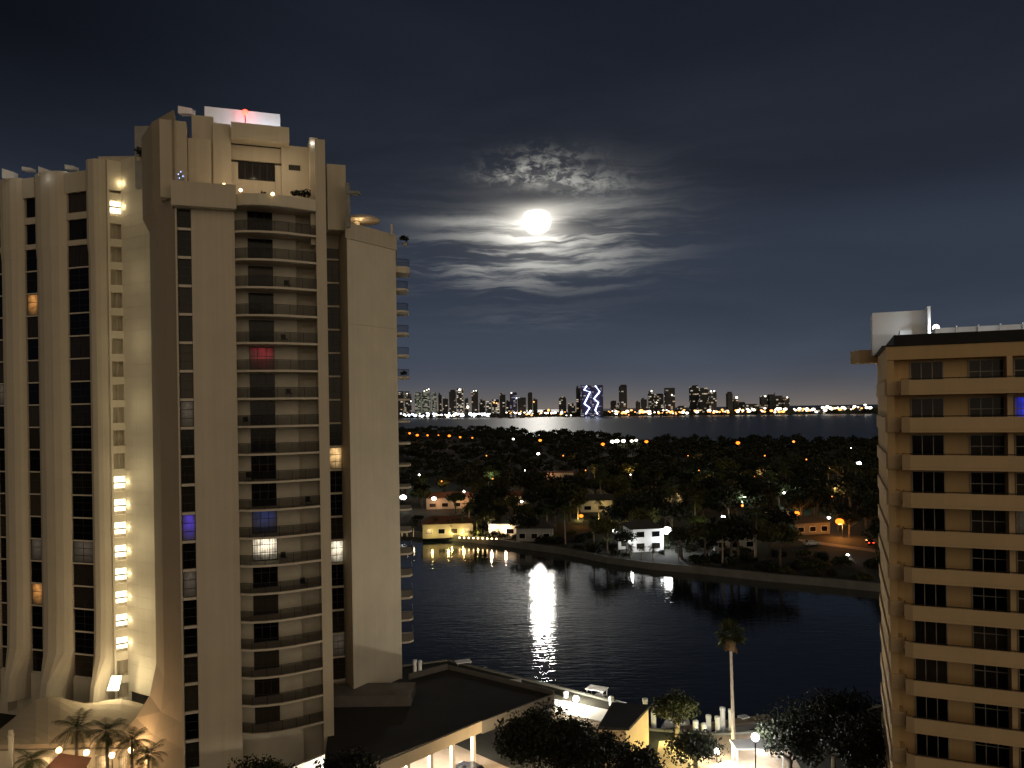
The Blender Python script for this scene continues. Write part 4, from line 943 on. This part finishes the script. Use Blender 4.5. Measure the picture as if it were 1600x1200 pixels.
q=G(1240,792,1.5); t=tree((q.x,q.y,1.5),.6,3,'small green lit tree left of the street lamps'); plight((q.x,q.y-3,3),130,(.5,1,.35),.3,t)
for i,px in enumerate((985,1003,1020,1060,1075)):
    q=G(px,874+i,1.5); palm((q.x,q.y,1.5),3,ORD[i]+' short palm from the left in front of the floodlit white house','short palms in front of the white house',.6)
SH=[crown_mesh('foliage',420,1.5,1.0,M['leaf' if i else 'leaf2'],.42,9,200+i) for i in range(3)]
for i in range(110):
    px=640+740*rng.random(); q=G(px,shore_y(px),0); y=q.y+3+rng.random()**1.5*26; x,_=xy(px,y)
    if 965<px<1062 and y<222 and rng.random()<.6: continue
    r=empty('shrub',(x,y,1.5),'dark low shrub on the garden bank across the inlet','shrub','low shrubs on the far bank',rng.random()*6.28); sc=.6+1.0*rng.random(); r.scale=(sc*1.2,sc*1.2,sc)
    inst('foliage',SH[i%3],r,(0,0,.7))
for i in range(14):
    px=664+i*6.2; q=G(px,shore_y(px),0); x,y=xy(px,q.y+4.5+rng.random()*2)
    r=empty('shrub',(x,y,1.5),ORD[i]+' yellow lit garden shrub from the left in front of the villa','shrub','yellow lit shrubs in front of the villa',rng.random()*6.28); sc=.7+.7*rng.random(); r.scale=(sc,sc,sc*1.2)
    inst('foliage',SH[0],r,(0,0,.7))
    if i%3==1: plight((x,y-2.2,2.3),160,(1,.75,.15),.2,r)
for px,dy,sc,lb in [(945,6,1.1,'dark tree left of the floodlit white house'),(1062,8,1.0,'dark tree right of the glaring floodlamp'),(1098,7,1.2,'tree between the white house and the small garden lamp'),(815,5,.9,'tree in front of the dark boathouse'),(762,9,.9,'tree between the yellow villa and the terrace light'),(1215,10,1.25,'large dark tree right of the small garden lamp near the water'),(1150,12,1.2,'dark tree over the unlit grey house')]:
    q=G(px,shore_y(px),0); x,y=xy(px,q.y+dy); tree((x,y,1.5),sc,int(px)%6,lb)
for px,dy,k,sc,lb in [(880,8,1,1.1,'tall palm on the bank below the moon glitter end'),(925,12,0,1.1,'palm left of the round white floodlamp'),(1125,6,1,1.1,'palm right of the glaring floodlamp'),(730,10,1,1.0,'palm in the pool garden beside the villa')]:
    q=G(px,shore_y(px),0); x,y=xy(px,q.y+dy); palm((x,y,1.5),k,lb,None,sc)
# pool terrace lights at the water edge
pl_me=MB().ball((0,0,0),.24,6,5).mesh('deck_light',M['warmlamp'])
for i in range(9): 
    q=G(718+i*7.2,840+i*.25,1.9); tag(inst('deck_light',pl_me,None,q),ORD[i]+' small deck light from the left along the far bank pool terrace','light','deck lights along the pool terrace')
for i in range(12):
    q=G(665+i*7,829+i*.3,1.9); tag(inst('deck_light',pl_me,None,q),ORD[i]+' small garden light from the left in front of the yellow lit villa','light','garden lights in front of the yellow villa')
mb_=MB(); a=G(757,833,1.6); b=G(783,834,1.6); mb_.prism([(a.x,a.y-1.5),(b.x,b.y-1.5),(b.x,b.y+2),(a.x,a.y+2)],1.3,2.4)
o=mb_.build('pool_deck',M['white']); tag(o,'pale lavender lit pool deck below the glaring terrace light','deck'); plight((b.x-1,b.y-2,4.2),60,(.7,.75,1),.3)
# road on the island under orange lamps
q0,q1=G(1250,845,1.55),G(1420,868,1.55); 
mb_=MB(); mb_.prism([(q0.x,q0.y-2),(q1.x,q1.y-3),(q1.x,q1.y+4),(q0.x,q0.y+4)],1.0,1.56); o=mb_.build('island_road',M['paving']); tag(o,kind='structure')
# ------------------------------------------------------------------ cars
def car(x,y,z,rz,paint,label,group=None,tail=False,cat='car'):
    e=empty('parked_car',(x,y,z),label,cat,group,rz)
    prof=[(-2.2,.35),(-2.25,.7),(-2.1,.95),(-1.65,1.0),(-1.15,1.42),(.35,1.45),(1.1,1.0),(2.0,.85),(2.25,.62),(2.25,.35)]
    def ring(y_,sh,top): return [(px*sh,y_,.35+(pz-.35)*(top if pz>1.0 else 1)) for px,pz in prof]
    b=MB(); b.loft([ring(-.88,.97,.6),ring(-.84,1,.62),ring(-.62,1,1),ring(.62,1,1),ring(.84,1,.62),ring(.88,.97,.6)]); b.build('body',paint,e,loc=(0,0,0),smooth=False)
    g=MB()
    for sg in (-1,1): g.add([(-1.35,sg*.83,1.0),(.9,sg*.83,1.0),(.3,sg*.68,1.36),(-1.0,sg*.68,1.36)],[(0,1,2,3) if sg<0 else (3,2,1,0)])
    g.add([(1.12,-.7,1.02),(1.12,.7,1.02),(.42,.6,1.46),(.42,-.6,1.46)],[(0,1,2,3)]); g.add([(-1.7,-.7,1.05),(-1.7,.7,1.05),(-1.2,.6,1.45),(-1.2,-.6,1.45)],[(3,2,1,0)])
    g.build('window',M['glass'],e,loc=(0,0,0))
    for wx in (-1.35,1.4):
        for wy in (-.86,.86):
            w=MB(); w.tube([(wx,wy-.1,.33),(wx,wy+.1,.33)],.33,14); wo_=w.build('wheel',M['tyre'],e,loc=(0,0,0))
            r_=MB(); r_.tube([(wx,wy-.12,.33),(wx,wy+.12,.33)],.19,10); r_.build('rim',M['ltmetal'],wo_,loc=(0,0,0))
    for wy in (-.6,.6):
        l=MB(); l.box(-2.28,-2.2,wy-.2,wy+.2,.68,.82); l.build('tail_light',M['taillamp' if tail else 'car_red'],e,loc=(0,0,0))
        l=MB(); l.box(2.18,2.27,wy-.2,wy+.2,.62,.76); l.build('headlight',M['white'],e,loc=(0,0,0))
    return e
for i,(px,py,pm,lb) in enumerate([(604,1190,'car_dark','dark car nearest the bottom edge under the lit carport'),(632,1182,'car_dark','dark car in the middle of the lit carport row'),(660,1172,'car_white','white car at the carport row left of the brightest bay'),(690,1161,'car_dark','dark car beside the brightest carport bay'),(722,1150,'car_dark','dark car at the right end of the carport row')]):
    u=PF.hit(px,1170,-.5)[0]; p_=PF.pt(u,.8,GZ+.01); car(p_[0],p_[1],p_[2],PF.ang+R(90),M[pm],lb)
q=G(1358,850,1.57); car(q.x,q.y,1.57,R(80),M['car_dark'],'car with glowing red tail lights beside the ochre block on the far bank',tail=True)
q=G(1268,852,1.57); car(q.x,q.y,1.57,R(10),M['car_white'],'pale car parked on the lit road under the orange street lamps')
# ------------------------------------------------------------------ near bank: docks, piles, boats
def pile(px,py0,py1,d,label,group=None,m='white',r=.22):
    a=P(px,py0,d); b=P(px,py1,d); mb_=MB(); zb=-1.0
    mb_.tube([(0,0,zb),(0,0,a.z-.5)],r,10); e=empty('dock_pile',(a.x,a.y,0),label,'dock pile',group)
    mb_.build('post',M[m],e,loc=(0,0,0)); c_=MB(); c_.tube([(0,0,a.z-.5),(0,0,a.z-.12),(0,0,a.z)],[r*1.12,r*1.12,r*.2],10); c_.build('cap',M['boat'],e,loc=(0,0,0)); return e
for px,y0,lb in [(648,1030,'left one of two white dock piles beside the cream tower'),(656,1031,'right one of two white dock piles beside the cream tower')]: pile(px,y0,1050,116,lb,r=.3)
for px,y0,d,lb in [(1008,1090,98,'slim pile with a small sign left of the round tree'),(1021,1100,97,'grey pile hard against the round tree'),(1087,1125,95,'short white pile right of the round tree'),(1100,1129,94.6,'white pile second right of the round tree'),(1107,1116,96,'grey pile between two white ones'),(1121,1118,95,'slim pale pile in the middle of the lit dock'),(1129,1104,97,'tallest white pile left of the tall palm'),(1142,1107,96,'white pile just left of the palm trunk'),(955,1087,103,'lone grey pile right of the floodlit dock'),(884,1080,106,'thin pile beside the glaring dock lamp')]:
    pile(px,y0,0,d,lb,r=.32)
def dock(pts,z,lab,name='dock',m='wood'):
    e=empty(name,(pts[0][0],pts[0][1],0),lab,'dock'); mb_=MB()
    mb_.prism(pts,z-.25,z); mb_.build('deck',M[m],e)
    for p in pts: 
        t=MB(); t.tube([(p[0],p[1],-1),(p[0],p[1],z-.26)],.15,8); t.build('leg',M['trunk'],e)
    return e
def qd(l,z=1.3): return [tuple(G(x,y,z)[:2]) for x,y in l]
dock(qd([(640,1052),(700,1042),(704,1048),(644,1059)]),1.3,'dark wooden dock beside the cream tower podium')
dock(qd([(700,1048),(770,1062),(768,1068),(700,1055)]),1.3,'grey dock with boats behind the podium roof')
dock(qd([(1030,1140),(1200,1116),(1206,1124),(1034,1150)]),1.35,'pale dock running behind the tall palm')
dock(qd([(868,1112),(960,1131),(967,1112),(858,1091)],2.1),2.1,'brightly lit white dock edge under the glaring lamp','lit_dock','white')
def boat(px,py,L,rz,label,canopy=False,z=0.0):
    q=G(px,py,.4); e=empty('boat',(q.x,q.y,z),label,'boat',None,rz); h=MB(); rings=[]
    for u,w,zz in [(-.5,.26,0),(-.4,.32,0),(0,.34,0),(.3,.25,.1),(.45,.12,.2),(.52,.02,.3)]:
        W_=w*L*.45; rings.append([(u*L,-W_,.75+zz),(u*L,-W_*.8,.0),(u*L,0,-.35),(u*L,W_*.8,.0),(u*L,W_,.75+zz)])
    h.loft(rings); h.build('hull',M['boat'],e,loc=(0,0,0))
    c_=MB(); c_.prism([(-.12*L,-.09*L),(.15*L,-.07*L),(.15*L,.07*L),(-.12*L,.09*L)],.76,1.5,[(-.1*L,-.08*L),(.08*L,-.06*L),(.08*L,.06*L),(-.1*L,.08*L)]); cb=c_.build('cabin',M['boat'],e,loc=(0,0,0))
    w=MB(); w.add([(.153*L,-.06*L,.85),(.153*L,.06*L,.85),(.09*L,.055*L,1.42),(.09*L,-.055*L,1.42)],[(0,1,2,3)]); w.build('windscreen',M['glass'],cb,loc=(0,0,0))
    if canopy:
        t=MB(); t.box(-.25*L,.12*L,-.13*L,.13*L,2.3,2.38)
        for sx in (-.22,.09):
            for sy in (-.11,.11): t.tube([(sx*L,sy*L,.7),(sx*L,sy*L,2.3)],.035,6)
        t.build('canopy',M['boat'],e,loc=(0,0,0))
    o_=MB(); o_.box(-.56*L,-.5*L,-.2,.2,.3,1.15); o_.build('engine',M['dkmetal'],e,loc=(0,0,0)); return e
boat(728,1052,6.5,.3,'small pale motorboat moored behind the podium roof',True)
boat(752,1066,5,.1,'low pale boat right of the canopied one')
boat(938,1098,7.5,-.5,'white motorboat with canopy beside the glaring dock lamp',True)
boat(1046,1138,6,1.2,'left one of two white covered boats behind the round tree')
boat(1068,1140,6,1.3,'right one of two white covered boats behind the round tree')
boat(1163,1132,6.5,.4,'grey boat moored right of the tall palm')
# white gate posts near podium corner
mb_=MB(); a=P(792,1064,104); b=P(815,1083,104); mb_.box(a.x,b.x,103.6,104.6,GZ,a.z); o=mb_.build('white_hut',M['white']); tag(o,'small white hut wall at the far corner of the podium roof','hut'); plight((a.x+1,101.8,4.5),28,(1,.97,.9),.2)
def flood(px,py,d,z0,label,pw,col,r=.35,mk='whitelamp'):
    q=P(px,py,d); e=empty('flood_lamp',(q.x,q.y,z0),label,'floodlight')
    MB().tube([(q.x,q.y,z0),(q.x,q.y,q.z-r)],.06,6).build('pole',M['dkmetal'],e); MB().ball(q,r,10,8).build('lamp_head',M[mk],e,smooth=True)
    plight((q.x,q.y-.2,q.z+r+.3),pw,col,.3,e); return e
flood(900,1092,104,2.1,'glaring white lamp on the lit dock beside the motorboat',4200,(1,.9,.7),.42)
flood(1180,1152,77,GZ,'glaring white lamp in the leaves right of the tall palm',1900,(1,.98,.95),.4)
plight(G(1165,1172,5.5)+Vector((0,-2.0,0)),1500,(1,.98,.95),.4); plight(G(1195,1150,3.5),900,(1,.98,.95),.4)
flood(1120,1174,86,GZ,'yellow white lamp left of the tall palm foot',1300,(1,.9,.5),.32)
# ochre lit wall building
e=empty('garden_building',(15,88,GZ),'low flat roofed building with a yellow lit side wall behind the dark foreground trees','building')
a=G(940,1128,6.3); b=G(975,1122,6.3); c_=G(1013,1106,6.3); d_=G(970,1100,6.3)
c2=G(978,1140,6.3)
MB().prism([(c2.x-3,c2.y+.3),(c2.x,c2.y),(c_.x,c_.y),(c_.x-4,c_.y+1)],GZ,6.3).build('wall',M['yellow_w'],e)
MB().prism([(c2.x-3.1,c2.y+.1),(c2.x+.3,c2.y-.3),(c_.x+.3,c_.y+.2),(c_.x-4.1,c_.y+1.2)],6.31,6.6).build('roof',M['dkgrey'],e)
t_=(Vector((c_.x-c2.x,c_.y-c2.y,0))).normalized(); n_=Vector((t_.y,-t_.x,0))
for u in (2.5,8): 
    p_=Vector((c2.x,c2.y,GZ+.6))+t_*u+n_*1.3; plight(tuple(p_),90,(1,.85,.35),.2,e)
mb_=MB(); pv=qd([(850,1160),(862,1108),(962,1130),(950,1185)],GZ); mb_.prism(pv,GZ-.5,GZ+.01); o=mb_.build('quay_paving',M['paving']); tag(o,kind='structure')
# garden paving and pavilion right of the palm
mb_=MB(); pv=qd([(1020,1215),(1030,1158),(1215,1140),(1260,1215)],GZ); mb_.prism(pv,GZ-.5,GZ+.006); o=mb_.build('terrace_paving',M['paving']); tag(o,kind='structure')
e=empty('garden_pavilion',(tuple(G(1190,1185,GZ))),'low white lit pavilion roof right of the palm foot','pavilion')
a=G(1150,1172,4.2); mb_=MB(); mb_.box(a.x,a.x+5.5,a.y,a.y+2.4,4.2,4.35); mb_.build('roof',M['white'],e)
for i in range(4):
    t=MB(); x=a.x+.2+(i%2)*5.0; y=a.y+.2+(i//2)*1.9; t.box(x-.08,x+.08,y-.08,y+.08,GZ,4.19); t.build('post',M['white'],e)
plight((a.x+2.7,a.y+1,3.6),260,(1,.97,.9),.3,e)
# palms and trees in front
q=P(1147,1185,86.5); r=palm((q.x,86.5,GZ),2,'tall slender fan palm with brown skirt rising in front of the inlet',None,1.0,.6); plight((q.x-.5,85.2,3),260,(1,.97,.9),.15,r); 
plight((q.x+1.8,84.6,6),160,(1,.8,.45),.2,r,spot=40,target=(q.x,86.5,16))
def big_tree(px,py_top,d,label,rx,rz,m,n,seed,z0=GZ,leaf=.34,clumps=22):
    q=P(px,py_top,d); e=empty('broadleaf_tree',(q.x,q.y,z0),label,'tree'); h=q.z-z0
    inst('trunk',trunk_mesh(h-rz*1.1,.3,seed,rx,M['trunk']),e); inst('crown',crown_mesh('crown',n,rx,rz,M[m],leaf,clumps,seed),e,(0,0,h-rz*.95)); return e
big_tree(832,1100,76,'large dark tree covering the driveway below the podium roof',4.6,3.6,'leaf',6500,101)
big_tree(875,1112,74,'large dark tree right of the driveway tree with bright gaps',4.4,3.4,'leaf',6000,102)
big_tree(940,1125,78,'dark tree between the lit dock and the yellow wall',3.3,3.4,'leaf',4200,103)
big_tree(905,1140,70,'low dark tree in front of the lit quay',2.8,2.4,'leaf',2400,114)
big_tree(990,1165,72,'low dark tree in front of the yellow lit wall',3.0,2.2,'leaf',2600,104)
big_tree(1057,1074,92,'rounded olive tree lit from below at the water edge',2.8,2.7,'leaf2',3600,105)
q=P(1057,1160,92); plight((q.x,90,3),600,(1,.85,.25),.3); plight(G(1065,1185,4.0),500,(1,.75,.15),.3)
big_tree(1085,1140,82,'dark bushy tree above the yellow lit garden',3.2,2.0,'leaf',3200,106)
big_tree(1300,1058,80,'huge dark tree beside the ochre apartment block',5.6,5.2,'leaf',9000,107)
big_tree(1232,1105,78,'dark tree with white lit leaf edges left of the huge one',3.8,3.6,'leaf',5000,108)
big_tree(1350,1110,70,'dark tree hard against the ochre apartment block',3.4,3.4,'leaf',4000,109)
big_tree(540,1172,68,'bush tree with white lit leaves below the balconies',3.4,2.4,'leaf',3200,110)
big_tree(405,1176,70,'dark green bush at the foot of the balcony bays',3.6,2.4,'leaf2',3000,111)
q=P(540,1195,66); plight((q.x+1,71.5,5.5),90,(1,1,.95),.2)
# bottom-left palms and lamps
for px,py,d,k,sc,lb in [(118,1122,78,3,1.0,'left dark palm in front of the lit entrance'),(168,1124,77,0,.9,'middle dark palm in front of the lit entrance'),(205,1140,76,3,.85,'right dark palm in front of the lit entrance'),(232,1160,75,3,.75,'small dark palm against the brown pier'),(50,1168,75,3,.8,'green palm behind the pale lamp post')]:
    q=P(px,py,d); hh={0:7,1:9,3:5.5}[k]*sc+1.2; palm((q.x,q.y,q.z-hh),k,lb,None,sc)
for i,(px,py,pw) in enumerate([(92,1172,420),(135,1176,620),(175,1180,420),(205,1172,500),(230,1190,200)]):
    q=P(px,py,81.5); e=empty('entrance_lamp',(q.x,q.y,GZ),['warm lamp left of the salmon canopy','warm lamp right of the salmon canopy','warm lamp between the middle palms','warm lamp right of the middle palm','dim warm lamp against the brown pier'][i],'lamp')
    MB().tube([(q.x,q.y,GZ),(q.x,q.y,q.z-.25)],.05,6).build('post',M['dkmetal'],e); MB().ball(q,.3,8,6).build('lamp_head',M['warmlamp'],e,smooth=True); plight((q.x,q.y-.4,q.z+.2),pw,(1,.6,.28),.2,e)
q=P(102,1187,76); e=empty('canvas_canopy',(q.x,q.y,GZ),'salmon coloured sloping canvas canopy below the palms','canopy'); 
MB().add([(q.x-2,q.y-1.5,q.z-1.0),(q.x+2.2,q.y-1.5,q.z-1.4),(q.x+1.8,q.y+1.5,q.z-.5),(q.x-1.4,q.y+1.5,q.z)],[(0,1,2,3)]).build('canvas',M['salmon'],e)
MB().tube([(q.x,q.y,GZ),(q.x,q.y,q.z-.75)],.06,6).build('pole',M['ltmetal'],e)
plight((q.x-.5,q.y-2.0,q.z+1.2),60,(1,.6,.35),.2,e)
q=P(17,1140,74); e=empty('lamp_post',(q.x,q.y,GZ),'pale square lamp post at the bottom left corner','lamp post')
mb_=MB(); mb_.box(q.x-.17,q.x+.17,q.y-.17,q.y+.17,GZ,q.z-.6); mb_.build('post',M['stucco_w'],e); mb_=MB(); mb_.box(q.x-.22,q.x+.22,q.y-.22,q.y+.22,q.z-.59,q.z-.5); mb_.box(q.x-.15,q.x+.15,q.y-.15,q.y+.15,q.z-.5,q.z); mb_.build('cap',M['stucco_w'],e)
plight((q.x+1.0,q.y-1.4,q.z-1.5),35,(1,.75,.4),.2,e)
# terrace plants and rooftop christmas tree
def pot_plant(px,py,d,label,r=.55,n=260,seed=0,group=None):
    q=P(px,py,d); e=empty('potted_plant',(q.x,q.y,q.z-.9),label,'plant',group)
    MB().tube([(0,0,0),(0,0,.42)],[.2,.27],10).build('pot',M['brown'],e,loc=(0,0,0)); inst('leaves',crown_mesh('leaves',n,r,r*.8,M['leaf'],.2,7,seed),e,(0,0,.42+r*.6))
pot_plant(412,302,80.6,'potted plant between the two right terrace lamps',.5,240,1); pot_plant(459,303,81.4,'leafy plant at the left of the dark pair on the terrace',.75,380,2); pot_plant(477,304,82,'round dark bush at the right end of the top terrace',.9,420,3)
pot_plant(632,374,101,'dark plant on the topmost round side balcony',.9,380,4); pot_plant(632,582,101,'plant on a side balcony just above the skyline',.6,260,5)
pot_plant(216,240,94,'dark bush on the roof left of the brown pier',1.0,420,6)
q=P(283,286,78.9); e=empty('christmas_tree',(q.x,q.y,q.z),'small christmas tree with blue and white lights on the terrace parapet','christmas tree')
mb_=MB(); g=np.random.default_rng(3)
for i in range(420):
    z=.15+1.5*g.random(); r_=.55*(1-z/1.75)*(.5+.5*g.random()); an=g.random()*6.28; p=np.array([math.cos(an)*r_,math.sin(an)*r_,z]); dv=np.array([math.cos(an),math.sin(an),-.4])*.14; sd=np.array([-math.sin(an),math.cos(an),0])*.05
    mb_.add([p-sd,p+dv,p+sd,p-dv*.3],[(0,1,2,3)])
mb_.build('branches',M['leaf'],e,loc=(0,0,0)); MB().tube([(0,0,-.05),(0,0,1.5)],.05,6).build('trunk',M['trunk'],e,loc=(0,0,0))
for i in range(16):
    z=.2+1.4*i/16; an=i*2.4; r_=.55*(1-z/1.8); MB().ball((math.cos(an)*r_,math.sin(an)*r_-.05,z),.035,6,4).build('fairy_light',M['fairyb'],e,loc=(0,0,0))
def chair(px,k,label):
    u=C.s_(px,640,-.4); p_=C.pt(u,-.3,LV(k)+.13); e=empty('balcony_chair',p_,label,'chair',None,C.ang+R(20))
    MB().box(-.27,.27,-.27,.27,.38,.44).build('seat',M['dkmetal'],e,loc=(0,0,0)); MB().box(-.27,.27,.23,.28,.45,.95).build('backrest',M['dkmetal'],e,loc=(0,0,0))
    for sx in (-.24,.24):
        for sy in (-.24,.24): MB().tube([(sx,sy,0),(sx,sy,.38)],.02,5).build('leg',M['dkmetal'],e,loc=(0,0,0))
names=['topmost','second','third','fourth','fifth','sixth','seventh','eighth','ninth','tenth','eleventh','twelfth','thirteenth','fourteenth']
for px,k in ((446,4),(452,6),(385,7),(480,10),(440,12),(452,2),(388,9),(470,13)): chair(px,k,'dark chair on the %s curved balcony from the top'%names[k])
